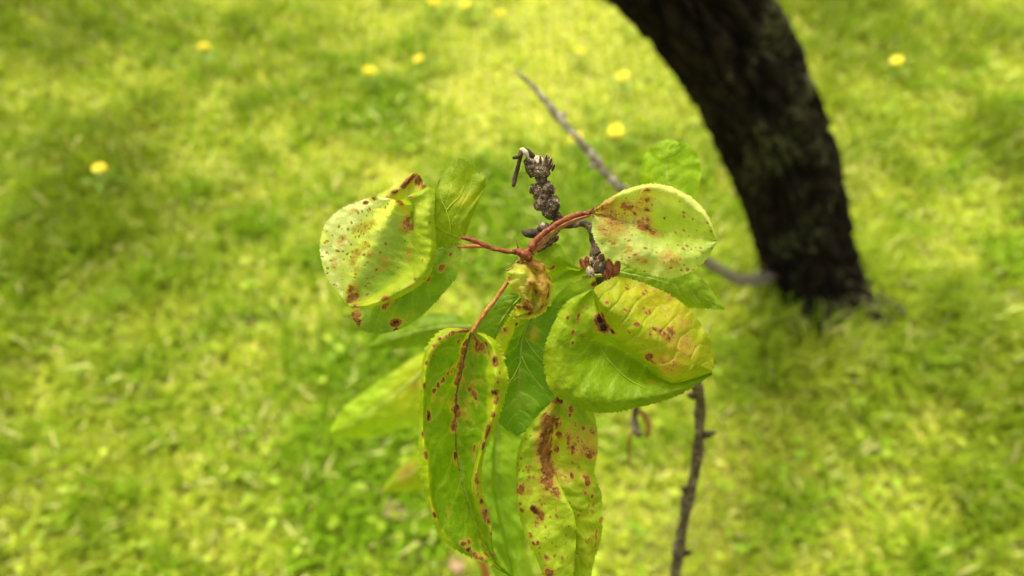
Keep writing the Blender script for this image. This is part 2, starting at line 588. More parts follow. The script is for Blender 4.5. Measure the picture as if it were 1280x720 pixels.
def build(name, V, faces, mat, parent=None, smooth=True):
    V = np.asarray(V, float)
    if parent is not None:
        V = V - origin(parent)
    me = bpy.data.meshes.new(name)
    me.from_pydata(V.tolist(), [], [list(map(int, f)) for f in faces])
    me.polygons.foreach_set("use_smooth", np.full(len(me.polygons), smooth))
    me.materials.append(mat)
    me.update()
    return link(name, me, parent)


def make_dandelion():
    root = thing("dandelion", "x", "dandelion", (0, 0, 0), "yellow dandelions flowering in the lawn")
    h = 0.060
    mesh_np("flower_head", D_V + [0, 0, h], D_F, D_MAT, root, True)
    V, f = tube_np(spline([(0.006, 0.002, -0.02), (0.004, 0, 0.02), (0, 0, h - .006), (0, 0, h + .001)], 9),
                   np.array([.0021, .0021, .002, .002, .002, .0024, .0045, .006, .004]), 8)
    build("stem", V, f, M_DSTEM, root)
    lv = []
    for k in range(5):
        a = k * 1.256 + 0.4
        t = np.linspace(0, 1, 9)
        ln = 0.075
        wd = 0.010 * np.sin(np.pi * t ** 0.8) * (0.6 + 0.4 * np.cos(t * 26)) + 0.001
        d = np.array([math.cos(a), math.sin(a)]); s_ = np.array([-d[1], d[0]])
        V = np.zeros((9, 2, 3))
        for j, sg in enumerate((-1, 1)):
            V[:, j, :2] = d * (t * ln)[:, None] + s_ * (wd * sg)[:, None]
            V[:, j, 2] = -0.005 + 0.032 * np.sin(t * 2.2)
        g = mesh_np("leaf", V.reshape(-1, 3), grid_faces(9, 2), M_GRASS, root, True, None, {"pigment": np.tile(np.array([[0.12, 0.21, 0.02]]), (18, 1))})
    return root


def copy_thing(o, parent=None):
    c = o.copy()
    COL.objects.link(c)
    c.parent = parent
    for ch in list(o.children):
        copy_thing(ch, c)
    return c


dand = [
    (537, 3, 1.0, "dandelion at the lawn's far edge, above the tip of the upright pale leaf"),
    (586, 1, .85, "small dandelion cut by the top of the photo, right of another at the same edge"),
    (625, 20, 1.0, "dandelion high in the lawn, straight above the knobbly dead spur"),
    (528, 68, .8, "faint dandelion half sunk in grass, above the brown curled leaf tip"),
    (458, 91, 1.0, "dandelion highest above the pale speckled leaf at the left"),
    (722, 60, .75, "faint dandelion in the grass beside the dark tree trunk, above the bare twig"),
    (781, 94, .95, "dandelion below the leaning dark trunk, above the two beside the twig"),
    (729, 171, .9, "dandelion touching the grey bare twig, lower of the pair beside it"),
    (774, 158, 1.08, "biggest dandelion, just right of the grey bare twig"),
    (250, 60, .95, "dandelion in the lawn far to the left of the leaves, the upper one there"),
    (120, 210, .9, "dandelion in the long grass at the far left of the lawn, the lower one there"),
    (1130, 70, .9, "dandelion in the long grass to the right of the leaning trunk"),
]
proto = None
for i, (px, py, sc, lab) in enumerate(dand):
    p = on_ground(px, py, 0.066)
    o = proto = make_dandelion() if proto is None else proto
    o = proto if i == 0 else copy_thing(proto)
    o.location = (p[0], p[1], 0.006)
    o.rotation_euler = (R(random.uniform(-22, 22)), R(random.uniform(-22, 22)), random.uniform(0, 6))
    o.scale = (sc, sc, sc)
    o["label"] = lab

# ------------------------------------------------------------------ two withered leaves lying in the grass
s_ = N("fallen_leaf")
p_ = s_.n("TexCoord").outputs['Object']
s_.l(s_.mix(s_.ramp01(s_.noise(60, p_, 5), .35, .65), (0.11, 0.060, 0.032), (0.20, 0.125, 0.075)), s_.b.inputs['Base Color'])
s_.b.inputs['Roughness'].default_value = .8
for px, py, ln, ang, lab in ((492, 632, .055, .4, "withered pinkish brown leaf lying in the grass low at the left of the hanging leaves"),
                             (570, 702, .045, 2.0, "withered tan leaf lying in the grass just under the long hanging leaf's tip")):
    g = on_ground(px, py, .03)
    t = np.linspace(0, 1, 14); v = np.linspace(-1, 1, 9)
    T_, V_ = np.meshgrid(t, v, indexing='ij')
    wd = .32 * ln * np.sin(np.pi * T_ ** .8) ** .8
    X_ = (T_ - .5) * ln; Y_ = V_ * wd; Z_ = .35 * wd * V_ ** 2 + .008 * np.sin(T_ * 5) + .003 * lumps(X_ * 40, Y_ * 40, 3)
    P_ = np.stack([X_ * math.cos(ang) - Y_ * math.sin(ang), X_ * math.sin(ang) + Y_ * math.cos(ang), Z_], -1).reshape(-1, 3) + np.array([g[0], g[1], .014])
    r_ = thing("fallen_leaf", lab, "leaf", (g[0], g[1], .02))
    mesh_np("blade", P_, grid_faces(14, 9), s_.m, r_)
    e_ = np.array([math.cos(ang), math.sin(ang), 0])
    c0 = np.array([g[0], g[1], .022]) - e_ * ln * .5
    V, f = tube_np(spline([c0 + e_ * .004, c0 - e_ * .012 + [0, 0, .003], c0 - e_ * .025 + [0, .004, 0]], 8), np.full(8, .0008), 6)
    build("stalk", V, f, M_ORANGE, r_)

# ------------------------------------------------------------------ the fruit tree: leaning trunk and bare twig
def px_tube(name, pts, mat, parent, ns=12, n=None, rough=0.0, seed=0, bumps=()):
    """pts: (px, py, depth m, radius px)"""
    n = n or len(pts) * 6
    q = spline(pts, n)
    C = at(q[:, 0], q[:, 1], q[:, 2])
    r = np.maximum(q[:, 3], 0.2) * q[:, 2] / F
    if name == 'leaf_stalk':
        r = r * .86 * (1 + .07 * np.sin(np.arange(n) * .9 + seed) + .05 * np.sin(np.arange(n) * .37 + seed))
        rough = rough + .06
    V, f = tube_np(C, r, ns, rough, seed)
    return build(name, V, f, mat, parent)


tb = on_ground(1012, 372)
tree = thing("fruit_tree", "dark leaning fruit tree trunk with one bare grey twig reaching over the lawn", "tree", tuple(tb))
tp = [at(700, -190, 0.84), at(832, -50, 1.02), at(926, 86, 1.24), at(980, 212, 1.50), at(1008, 320, 1.74), on_ground(1012, 372, -0.05)]
TN, TS = 220, 120
tc = spline(tp, TN)
tr_ = np.interp(np.linspace(0, 1, TN), [0, .2, .4, .6, .8, .92, 1], [.092, .096, .104, .110, .118, .140, .20])
V, f = tube_np(tc, tr_, TS, 0.0, 2)
VV = V[:TN * TS].reshape(TN, TS, 3)
th_ = np.linspace(0, 2 * math.pi, TS, endpoint=False)
s_ = np.linspace(0, 1, TN)
TH, SS = np.meshgrid(th_, s_)[0], np.meshgrid(th_, s_)[1]
fis = np.zeros((TN, TS))
for i in range(TN):
    for j in range(TS):
        q = Vector((math.cos(th_[j]) * 2.4, math.sin(th_[j]) * 2.4, s_[i] * 5.5))
        a = mnoise.noise(q * 2.2)
        fis[i, j] = 0.018 * mnoise.noise(q * .8) * 3 - 0.30 * math.exp(-(a / .13) ** 2) - .16 * math.exp(-(mnoise.noise(Vector((q.x * 1.5, q.y * 1.5, q.z * 5 + 9))) / .06) ** 2) + 0.05 * mnoise.noise(q * 7) + .16 * math.cos(th_[j] * 5 + 1) * max(0, s_[i] - .8) * 5
VV = tc[:, None] + (VV - tc[:, None]) * (1 + fis)[..., None]
V[:TN * TS] = VV.reshape(-1, 3)
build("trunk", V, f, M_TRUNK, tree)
px_tube("bare_twig", [(1010, 330, 1.75, 7.5), (965, 345, 1.72, 7.5), (925, 350, 1.45, 7.2), (880, 325, .95, 6.8), (830, 285, .78, 6.0), (780, 239, .70, 5.4), (758, 219, .69, 5.2), (748, 205, .685, 5.8),
                      (728, 180, .68, 4.6), (706, 156, .68, 4.2), (697, 146, .68, 4.9), (680, 124, .68, 3.6), (662, 104, .68, 3.1), (645, 89, .68, 1.6)],
        M_GREYTWIG, tree, 12, 90, 0.22, 4)
for bx, by in ((742, 209), (703, 145), (676, 126)):
    q = at(np.array([bx, bx + (4 if bx != 742 else -6)]), np.array([by, by - 4]), np.array([.682, .68]))
    V, f = tube_np(spline([q[0], (q[0] + q[1]) / 2, q[1]], 5), [.0030, .0034, .0028, .0018, .0005], 8, .1)
    build("bud", V, f, M_GREYTWIG, tree)

# ------------------------------------------------------------------ leaves
D0 = 0.25


def leaf(parent, rails, pig, nu=110, nv=56, d=D0, seed=1, teeth=(34, 1.3), wave=1.0, veins=8, vein_amp=.35, patches=(), spots=(), specks=(),
         holes=(), bands=(), smooth_below=None, raised=(), rib=True, rib_r=1.3, rib_mat=None, label=None, notch=0.0, cup=0.0, name="leaf"):
    """rails: list of (v, dz_mm or list, [(px,py),...]) from the left margin through the midrib (v=0) to the right margin"""
    nu = int(nu * 2.0)
    vs_, X = [], []
    for v, dz, pts in rails:
        k = len(pts)
        dzs = np.full(k, dz, float) * np.clip(np.sin(np.linspace(0.12, math.pi - .12, k)) ** .5, 0, 1) if np.isscalar(dz) else np.asarray(dz, float)
        dzs = np.interp(np.linspace(0, 1, k), np.linspace(0, 1, len(dzs)), dzs)
        X.append(spline(np.column_stack([np.asarray(pts, float), dzs]), nu)); vs_.append(v)
    X = np.array(X)                                              # rails, nu, 3
    k = len(vs_)
    G = spline(X.reshape(k, -1), nv).reshape(nv, nu, 3).transpose(1, 0, 2)     # nu, nv, 3
    vv = np.interp(np.linspace(0, k - 1, nv), np.arange(k), vs_)
    U, Vv = np.meshgrid(np.linspace(0, 1, nu), vv, indexing='ij')
    # serrate margins (pixels, outward from the neighbouring row)
    nt_, am = teeth
    am = am * 2.4
    nt_ = nt_ * 1.15
    rr = np.random.default_rng(seed)
    ph = rr.uniform(0, 1)
    for side_, (e, i1) in ((0, (0, 2)), (1, (nv - 1, nv - 3))):
        out = G[:, e, :2] - G[:, i1, :2]
        out /= np.linalg.norm(out, axis=1)[:, None] + 1e-6
        u = U[:, 0]
        arc = np.cumsum(np.r_[0, np.linalg.norm(np.diff(G[:, e, :2], axis=0), axis=1)]); arc /= arc[-1]
        irr = 0.010 * np.sin(arc * 41 + seed) + 0.006 * np.sin(arc * 97 + 2 * seed)
        saw = ((arc + irr) * nt_ + ph) % 1.0
        a = am * (saw ** 1.3 - .30) * (0.6 + 0.5 * np.sin(arc * 17 + seed * 2) ** 2)
        a *= np.clip(np.minimum(arc, 1 - arc) * 14, 0, 1)
        G[:, e, :2] += out * a[:, None]
        nx = e + (1 if side_ == 0 else -1)
        G[:, nx, :2] += out * (a * .45)[:, None]
    # slow waves and cockling of the blade
    px_, py_ = G[..., 0].copy(), G[..., 1].copy()
    G[..., 2] += wave * 1.0 * lumps(px_ / 60, py_ / 60, seed + 50) + wave * 0.40 * lumps(px_ / 22, py_ / 22, seed + 80)
    crump = np.array([mnoise.noise(Vector((a * .030, b * .030, seed))) * 1.1 + mnoise.noise(Vector((a * .075, b * .075, seed + 5))) * .55 + .22 * mnoise.noise(Vector((a * .17, b * .17, seed + 9)))
                      for a, b in zip(px_.ravel(), py_.ravel())]).reshape(nu, nv)
    G[..., 2] += wave * 1.25 * crump * np.clip(U * 6, 0, 1)
    edge = np.abs(Vv) ** 3
    G[..., 2] += wave * 1.1 * edge * np.sin(U * 19 + 2.2 * np.sin(U * 11 + seed) + seed + 2.5 * (Vv > 0))
    # veins: blade puffs up between sunken side veins
    av = np.abs(Vv)
    s_ = U * 1.08 - 0.24 * av ** 1.25 + 0.02 * np.sin(av * 7 + seed) + 0.018 * lumps(px_ / 45, py_ / 45, seed + 300) + np.where(Vv > 0, 0.35 / veins, 0)
    fr = (s_ * veins) % 1.0
    dist = np.abs(fr - .5) / veins
    vein = np.exp(-(dist / .0085) ** 2) * np.clip(1.15 - av ** 2 * .9, 0, 1) * np.clip(U * 12, 0, 1)
    fr2 = (av * 5.2 + 0.6 * np.sin(fr * 3.14) + np.floor(s_ * veins) * .37) % 1.0
    vein2 = np.exp(-((np.abs(fr2 - .5)) / .06) ** 2) * .38 * np.clip(U * 12, 0, 1)
    puff = np.sqrt(np.clip(1 - (2 * np.abs(fr - .5) - 1) ** 2, 0, 1)) * np.clip(av * 5, 0, 1) * (1 - av ** 6)
    if smooth_below is not None:
        vein_amp = vein_amp * (.18 + 1.2 * np.clip((Vv - smooth_below) / .1, 0, 1))
    G[..., 2] += vein_amp * (puff * .7 - .4 * vein) - .25 * vein_amp * vein2
    mid = np.exp(-(av / .035) ** 2) * (1 - U * .6)
    vein_a = np.clip(np.maximum(np.maximum(vein, vein2), mid), 0, 1)
    depth = d - G[..., 2] * .001
    W = at(G[..., 0], G[..., 1], depth)
    # pigment
    c = np.ones((nu, nv, 3)) * np.asarray(pig)
    mott = lumps(px_ / 30 + 3, py_ / 30, seed + 200)[..., None]
    c = c * (1 + .10 * mott * np.array([1.3, .8, 1.0]))

    for v0, v1, u0, u1, col, st in bands:                        # tinted halves and margins; light on rolled margins is painted in
        vj = Vv + .05 * lumps(px_ / 18, py_ / 18, seed + 400)
        f_ = np.clip((vj - v0) / .06 + .5, 0, 1) * np.clip((v1 - vj) / .06 + .5, 0, 1) * np.clip((U - u0) / .10 + .5, 0, 1) * np.clip((u1 - U) / .10 + .5, 0, 1)
        f_ = (f_ * st)[..., None]
        c = c * (1 - f_) + np.asarray(col) * (1 + .1 * mott) * f_

    def near(x, y):
        dd = (px_ - x) ** 2 + (py_ - y) ** 2
        cand = dd < max(dd.min() + 4, 9)
        z = np.where(cand, depth, 9)
        return np.unravel_index(np.argmin(z), z.shape)

    def fall(x, y, r, soft=2.0, soft_shape=False):
        i = near(x, y)
        if (px_[i] - x) ** 2 + (py_[i] - y) ** 2 > 100:
            return np.zeros((nu, nv))
        # distance in the surface, in pixels of this leaf
        D = W - W[i]
        q2 = (D ** 2).sum(-1)
        if soft_shape:
            a0, b0 = W[min(i[0] + 2, nu - 1), i[1]], W[max(i[0] - 2, 0), i[1]]
            tg = (a0 - b0) / (np.linalg.norm(a0 - b0) + 1e-9)
            st_ = 1 + .7 * abs(math.sin(x * 12.9 + y * 3.7))
            q2 = (q2 - (1 - 1 / st_ ** 2) * (D @ tg) ** 2) * st_ ** .7
        q = np.sqrt(np.maximum(q2, 0)) / (d / F)
        if soft_shape:
            k_ = 1.0 / max(2.0 * r, 4)
            q = q * (1 + .45 * lumps(px_ * k_ * .5, py_ * k_ * .5, int(seed + x * 7 + y)))
        return np.exp(-(q / r) ** soft)

    for x, y, r, col, st in patches:
        f_ = (fall(x, y, r) * st)[..., None]
        c = c * (1 - f_) + np.asarray(col) * f_
    sp = np.zeros((nu, nv))
    for q in spots:
        x, y, r = q[:3]; st = q[3] if len(q) > 3 else 1.0
        sp = np.maximum(sp, st * fall(x, y, r * (1.25 if st >= .95 else 1.75), 2.0, True))
    sk = np.zeros((nu, nv))
    for x, y, r, st in specks:
        sk = np.maximum(sk, st * fall(x, y, r))
    # uv in metres
    lu = np.cumsum(np.r_[0, np.linalg.norm(np.diff(W[:, nv // 2], axis=0), axis=1)])
    arcv = np.concatenate([np.zeros((nu, 1)), np.cumsum(np.linalg.norm(np.diff(W, axis=1), axis=2), 1)], 1)
    uv = np.stack([np.broadcast_to(lu[:, None], (nu, nv)) + seed * .37, arcv - arcv[:, [nv // 2]] + seed * .11], -1)
    Fq = grid_faces(nu, nv)
    if holes:
        hm = np.zeros((nu, nv))
        for x, y, r in holes:
            hm = np.maximum(hm, fall(x, y, r * 1.2) * (1 + .15 * lumps(px_ / 7, py_ / 7, seed + 9)))
        kill = hm.ravel()[Fq].mean(1) > .5
        Fq = Fq[~kill]
        sp = np.maximum(sp, np.where(hm > .18, .9, 0))
    o = mesh_np(name, W.reshape(-1, 3), Fq, M_LEAF, parent, True, uv.reshape(-1, 2),
                {"pigment": np.clip(c, 0.004, .9).reshape(-1, 3), "blotch": sp.ravel(), "vein": vein_a.ravel(), "speckle": sk.ravel()})
    if label: o["label"] = label
    if rib:
        j = int(np.argmin(np.abs(vv)))
        q = G[:, j]
        m = slice(0, int(nu * .93), 2)
        C = at(q[m, 0], q[m, 1], depth[m, j] + .0002)
        rad = np.linspace(rib_r, .35, len(C)) * d / F
        Vt, ft = tube_np(C, rad, 6)
        build("midrib", Vt, ft, rib_mat or M_RIB, o)
    for line in raised:                                   # prominent side veins as fine tubes lying on the blade
        pts = []
        for x, y in spline(line, 6 * len(line)):
            i = near(x, y)
            pts.append([px_[i], py_[i], depth[i] + .00004])
        pts = np.array(pts)
        pts[:, 2] = np.convolve(np.pad(pts[:, 2], 2, mode='edge'), np.ones(5) / 5, mode='valid')
        C = at(spline(line, len(pts))[:, 0], spline(line, len(pts))[:, 1], pts[:, 2])
        Vt, ft = tube_np(C, np.linspace(.9, .3, len(C)) * d / F, 6)
        build("side_vein", Vt, ft, M_PALEVEIN, o)
    return o


G_MID = (0.135, 0.225, 0.006)      # fresh green blade
G_DEEP = (0.085, 0.180, 0.012)
G_LIME = (0.250, 0.330, 0.014)
G_PALE = (0.480, 0.530, 0.36)
G_YEL = (0.360, 0.340, 0.020)
G_GREY = (0.20, 0.29, 0.075)

base = on_ground(850, 1000)
bp = at(845, 760, 0.61)
br = thing("leafy_branch", "leafy fruit branch with brown blotched curling leaves, red stalks and a knobbly dead spur", "branch", (float(bp[0]) + .01, float(bp[1]) - .03, 0.0))

# wood: rises from below at the right edge, hides behind the leaves, forks at the spur
g0 = np.array([br.location.x, br.location.y, -.03])
wpts = [at(876, 520, .46), at(862, 610, .52), at(846, 715, .58), at(846, 800, .63)]
q0 = spline([at(749, 338, .262), at(757, 372, .275), at(764, 410, .288), at(812, 445, .33), at(868, 470, .40)] + wpts + [g0 + [0, 0, .45], g0], 110)
rad = np.interp(np.linspace(0, 1, 110), [0, .1, .25, .45, 1], [.0042, .0042, .0038, .0042, .0085])
knots = np.zeros(110)
for k0 in (38, 47, 54, 60, 67, 73):
    knots += .35 * np.exp(-((np.arange(110) - k0) / 1.1) ** 2)
q0[:, 0] += .0015 * np.sin(np.arange(110) * .21 + 1) + .0006 * np.sin(np.arange(110) * .53)
V, f = tube_np(q0, rad * .72 * (1 + knots), 16, .16, 6)
build("stem", V, f, M_TWIGWOOD, br)
px_tube("fork", [(757, 352, .268, 10), (750, 335, .260, 10.5), (747, 322, .258, 9), (745, 308, .258, 7.0), (741, 293, .257, 5.2), (737, 284, .257, 5.0), (728, 279, .257, 5.2), (712, 279, .257, 6),
                 (698, 282, .257, 7), (686, 291, .257, 7.5), (676, 303, .257, 6.5), (666, 312, .256, 4.5)], M_TWIGWOOD, br, 20, 110, .42, 8)

# spur: neck and three knobs
sp_ = [(701, 280, .256, 6.5), (697, 272, .255, 7.5), (692, 266, .254, 9), (687, 259, .253, 14.5), (683, 252, .252, 14.5), (680, 246, .252, 10), (679, 241, .252, 12.5), (678, 235, .252, 12.5), (677, 230, .252, 7.5),
       (676, 225, .251, 7.0), (674, 219, .251, 12), (672, 212, .251, 16), (671, 204, .251, 16), (669, 198, .251, 12), (668, 195, .251, 6)]
q = spline(sp_, 60)
V, f = tube_np(at(q[:, 0], q[:, 1], q[:, 2]), q[:, 3] * .62 * q[:, 2] / F, 16, .2, 12)
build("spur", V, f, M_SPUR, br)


def knob(px, py, d, rx, ry, rot, seed, mat=None):
    """a lumpy woody swelling, sizes in pixels"""
    nu, nv = 26, 34
    a = np.linspace(.02, math.pi - .02, nu); b = np.linspace(0, 2 * math.pi, nv, endpoint=False)
    A, B = np.meshgrid(a, b, indexing='ij')
    D = np.stack([np.sin(A) * np.cos(B), np.cos(A), np.sin(A) * np.sin(B)], -1)
    n = np.array([.30 * mnoise.noise(Vector(p) * 1.5 + Vector((seed, 0, 0))) - .32 * max(0, 1 - abs(mnoise.noise(Vector(p) * 2.1 + Vector((0, seed, 3)))) / .13) + .10 * mnoise.noise(Vector(p) * 5 + Vector((seed, 2, 0)))
                  for p in D.reshape(-1, 3)]).reshape(nu, nv)
    D = D * (1 + n)[..., None]
    c, s_ = math.cos(R(rot)), math.sin(R(rot))
    x = D[..., 0] * rx; y = D[..., 1] * ry
    W = at(px + x * c - y * s_, py + x * s_ + y * c, d - D[..., 2] * (rx + ry) / 2 * d / F)
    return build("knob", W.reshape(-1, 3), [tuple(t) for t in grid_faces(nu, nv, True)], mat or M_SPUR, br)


for k_, a_ in enumerate([(664, 208, .2495, 9, 13, -18), (675, 213, .2490, 12, 10, 8), (683, 208, .2495, 6.5, 11, 18), (672, 203, .2505, 8, 8, 0), (677, 222, .2505, 7.5, 8, 0),
                         (673, 239, .2500, 8, 10, -10), (685, 236, .2495, 8.5, 9, 30), (680, 246, .2500, 10, 8, 0), (665, 236, .2505, 3.2, 6, 15),
                         (679, 256, .2500, 11.5, 10, 10), (690, 256, .2495, 9.5, 12, 12), (686, 265, .2500, 9, 8, 30), (696, 271, .2535, 7, 9, -30), (701, 279, .2550, 8, 6, 10), (710, 279, .2565, 8, 6, 0), (747, 326, .2575, 10, 9, 20), (752, 338, .2590, 11, 10, 0)]):
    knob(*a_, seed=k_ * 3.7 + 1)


def scale_piece(px, py, d, ln, wd, ang, mat, name="bud_scale", curl=.5, lean=0.0):
    """a small cupped bud scale; sizes in pixels, ang in degrees in the picture plane (0 = up)"""
    nu, nv = 9, 8
    t = np.linspace(0, 1, nu); v = np.linspace(-1, 1, nv)
    T, Vv = np.meshgrid(t, v, indexing='ij')
    wv = wd * np.sin(np.pi * (0.16 + 0.8 * T)) ** .7 * Vv
    lx = wv; ly = ln * T
    a = R(ang)
    X = px + lx * math.cos(a) + ly * math.sin(a)
    Y = py + lx * math.sin(a) - ly * math.cos(a)
    dz = curl * wd * (1 - Vv ** 2) + ln * (lean * T - .35 * T ** 2)
    W = at(X, Y, d - dz * d / F)
    # closed thickness
    W2 = at(X, Y, d - (dz - 1.2) * d / F)
    V = np.vstack([W.reshape(-1, 3), W2.reshape(-1, 3)])
    f1 = grid_faces(nu, nv); f2 = f1[:, ::-1] + nu * nv
    rim = []
    n = nu * nv
    for i in range(nu - 1):
        for j in (0, nv - 1):
            a0, b0 = i * nv + j, (i + 1) * nv + j
            rim.append((a0, b0, b0 + n, a0 + n) if j == 0 else (b0, a0, a0 + n, b0 + n))
    for j in range(nv - 1):
        for i in (0, nu - 1):
            a0, b0 = i * nv + j, i * nv + j + 1
            rim.append((a0, b0, b0 + n, a0 + n))
    o = build(name, V, [tuple(x) for x in f1] + [tuple(x) for x in f2] + rim, mat, br)
    rv = np.clip(np.maximum(np.abs(Vv) ** 3, T ** 5), 0, 1).ravel()
    o.data.attributes.new("rim", 'FLOAT', 'POINT').data.foreach_set("value", np.r_[rv, rv].astype(np.float32))
    return o


rs = random.Random(5)
for (x, y, l, w_, a) in [(676, 206, 12, 1.8, -6), (681, 205, 13, 1.9, 6), (686, 208, 12, 2.0, 20), (690, 214, 10, 2.0, 26), (691, 243, 11, 2.6, 12), (667, 243, 11, 1.8, -20), (697, 262, 9, 2.2, 20)]:
    scale_piece(x, y, .2475 if y < 225 else .2485, l, w_, a + rs.uniform(-8, 8), rs.choice([M_DEADBUD, M_DARKBUD, M_DEADBUD]), curl=rs.uniform(.1, .7), lean=rs.uniform(.25, .8))
# dead hooked stalk on top
px_tube("dead_stalk", [(666, 197, .250, 4.2), (660, 191, .249, 4.8), (655, 189, .2485, 4.6), (651, 192, .248, 3.2), (649, 202, .248, 2.8), (646, 214, .248, 2.7), (643, 226, .248, 2.8), (641.5, 233, .248, 2.2)], M_DARKWOOD, br, 10, 48, .16, 3)
px_tube("bare_wood_chip", [(660, 197, .2465, 1.5), (658, 192, .2455, 3.2), (654, 187.5, .2455, 3.0), (649, 188, .246, 1.4)], M_PALEWOOD, br, 8, 20, .2, 3)
px_tube("dead_stub", [(652, 194, .247, 2.2), (646, 196.5, .246, 2.3), (641, 197.5, .246, 1.8)], M_DARKWOOD, br, 8, 14, .2, 5)
# buds by the red stalk and the fork
px_tube("bud", [(684, 290, .254, 5), (675, 292, .252, 6.5), (666, 292, .251, 6.2), (658, 291, .251, 5), (653, 289, .251, 1.8)], M_DARKWOOD, br, 12, 26, .15, 7)
px_tube("bud", [(690, 288, .252, 4), (682, 284, .250, 6), (676, 284, .250, 5), (672, 286, .250, 2)], M_TWIGWOOD, br, 12, 22, .15, 9)
for (x, y, l, w_, a) in [(671, 314, 10, 3.5, 60), (677, 311, 10, 4, 50), (683, 307, 10, 4, 55), (690, 302, 11, 4, 50)]:
    scale_piece(x, y, .252, l, w_, a, M_DEADBUD, curl=.7, lean=.2)
for (x, y, l, w_, a, m) in [(764, 347, 24, 6, -8, M_REDBUD), (768, 346, 22, 5, 14, M_REDBUD), (760, 348, 18, 5, -25, M_REDBUD), (754, 342, 15, 6, -5, M_TWIGWOOD), (740, 346, 14, 5, -20, M_SPUR), (746, 340, 16, 6, 10, M_DEADBUD),
                            (735, 332, 12, 4, -10, M_REDBUD), (731, 334, 12, 4, -30, M_REDBUD), (738, 330, 9, 3.5, 5, M_SPUR), (750, 330, 14, 5, 12, M_DEADBUD)]:
    scale_piece(x, y, .248 if x > 752 else .251, l, w_, a, m, curl=.7, lean=.3)

for k0, sg in ((40, 1), (50, -1), (58, 1), (66, -1), (74, 1)):
    c0 = q0[k0]; up_ = (q0[k0 - 2] - q0[k0]) / np.linalg.norm(q0[k0 - 2] - q0[k0])
    dr = up_ * .8 + np.array([sg * .7, -.3, .1]); dr = dr / np.linalg.norm(dr)
    V, f = tube_np(spline([c0, c0 + dr * .006, c0 + dr * .011, c0 + dr * .016], 12), np.interp(np.linspace(0, 1, 12), [0, .4, .7, 1], [.0026, .0027, .0022, .0004]), 10, .12, k0)
    build("bud", V, f, M_DARKWOOD, br)

# red stalks
px_tube("leaf_stalk", [(742, 264, .2455, 3.2), (735, 266, .2455, 3.6), (720, 269, .245, 3.9), (703, 276, .2445, 4.1), (686, 287, .244, 4.3), (673, 298, .2435, 4.8), (663, 310, .2435, 5.6), (657, 319, .244, 5.0)], M_RED, br, 14, 60, .05, 1)
px_tube("leaf_stalk", [(738, 269, .2475, 1.6), (720, 275, .2470, 2.6), (703, 283, .2465, 3.0), (688, 294, .246, 3.4), (675, 306, .2455, 3.8), (665, 317, .2455, 4.0)], M_ORANGE, br, 12, 50, .08, 2)
px_tube("leaf_stalk", [(657, 316, .2445, 4.6), (648, 315, .244, 4.0), (632, 314, .2435, 3.4), (615, 310, .243, 3.3), (600, 304, .2425, 3.5), (588, 299, .2425, 3.6), (577, 297, .2430, 2.6)], M_RED, br, 12, 54, .05, 4)
px_tube("leaf_stalk", [(632, 314, .2455, 1.8), (612, 309, .2455, 2.6), (596, 308, .246, 2.6), (582, 308, .247, 2.8), (572, 308, .248, 2.2)], M_ORANGE, br, 10, 40, .08, 5)
px_tube("leaf_stalk", [(656, 318, .2445, 4.4), (651, 328, .244, 3.2), (645, 339, .2435, 3.0), (634, 353, .243, 3.1), (620, 373, .2425, 3.2), (606, 391, .242, 3.3), (597, 404, .242, 3.4), (590, 416, .2425, 3.0)], M_ORANGE, br, 12, 60, .10, 6)
px_tube("node", [(645, 312, .243, 3.0), (650, 315, .2425, 5.4), (655, 318, .2425, 6.4), (660, 321, .2430, 6.2), (662, 326, .2435, 3.5)], M_RED, br, 14, 26, .12, 7)
for pts in ([(648, 310, .2425, 1.3), (646, 304, .242, 1.0), (645.5, 298, .242, .4)], [(644, 332, .2425, 1.6), (638, 337, .242, 1.2), (631, 338, .2415, .5)], [(648, 326, .243, 1.8), (641, 334, .2425, 1.6), (636, 345, .2425, .5)],
            [(742, 266, .244, 2.6), (741, 261, .2435, 1.8), (742, 256, .2435, .5)]):
    px_tube("stipule", pts, M_BROWNRIB, br, 8, 12, .1, 8)
px_tube("leaf_stalk", [(768, 342, .256, 2.2), (752, 344, .255, 2.6), (738, 345, .255, 2.6), (728, 347, .256, 2.0)], M_PALE, br, 10, 20, .05, 8)

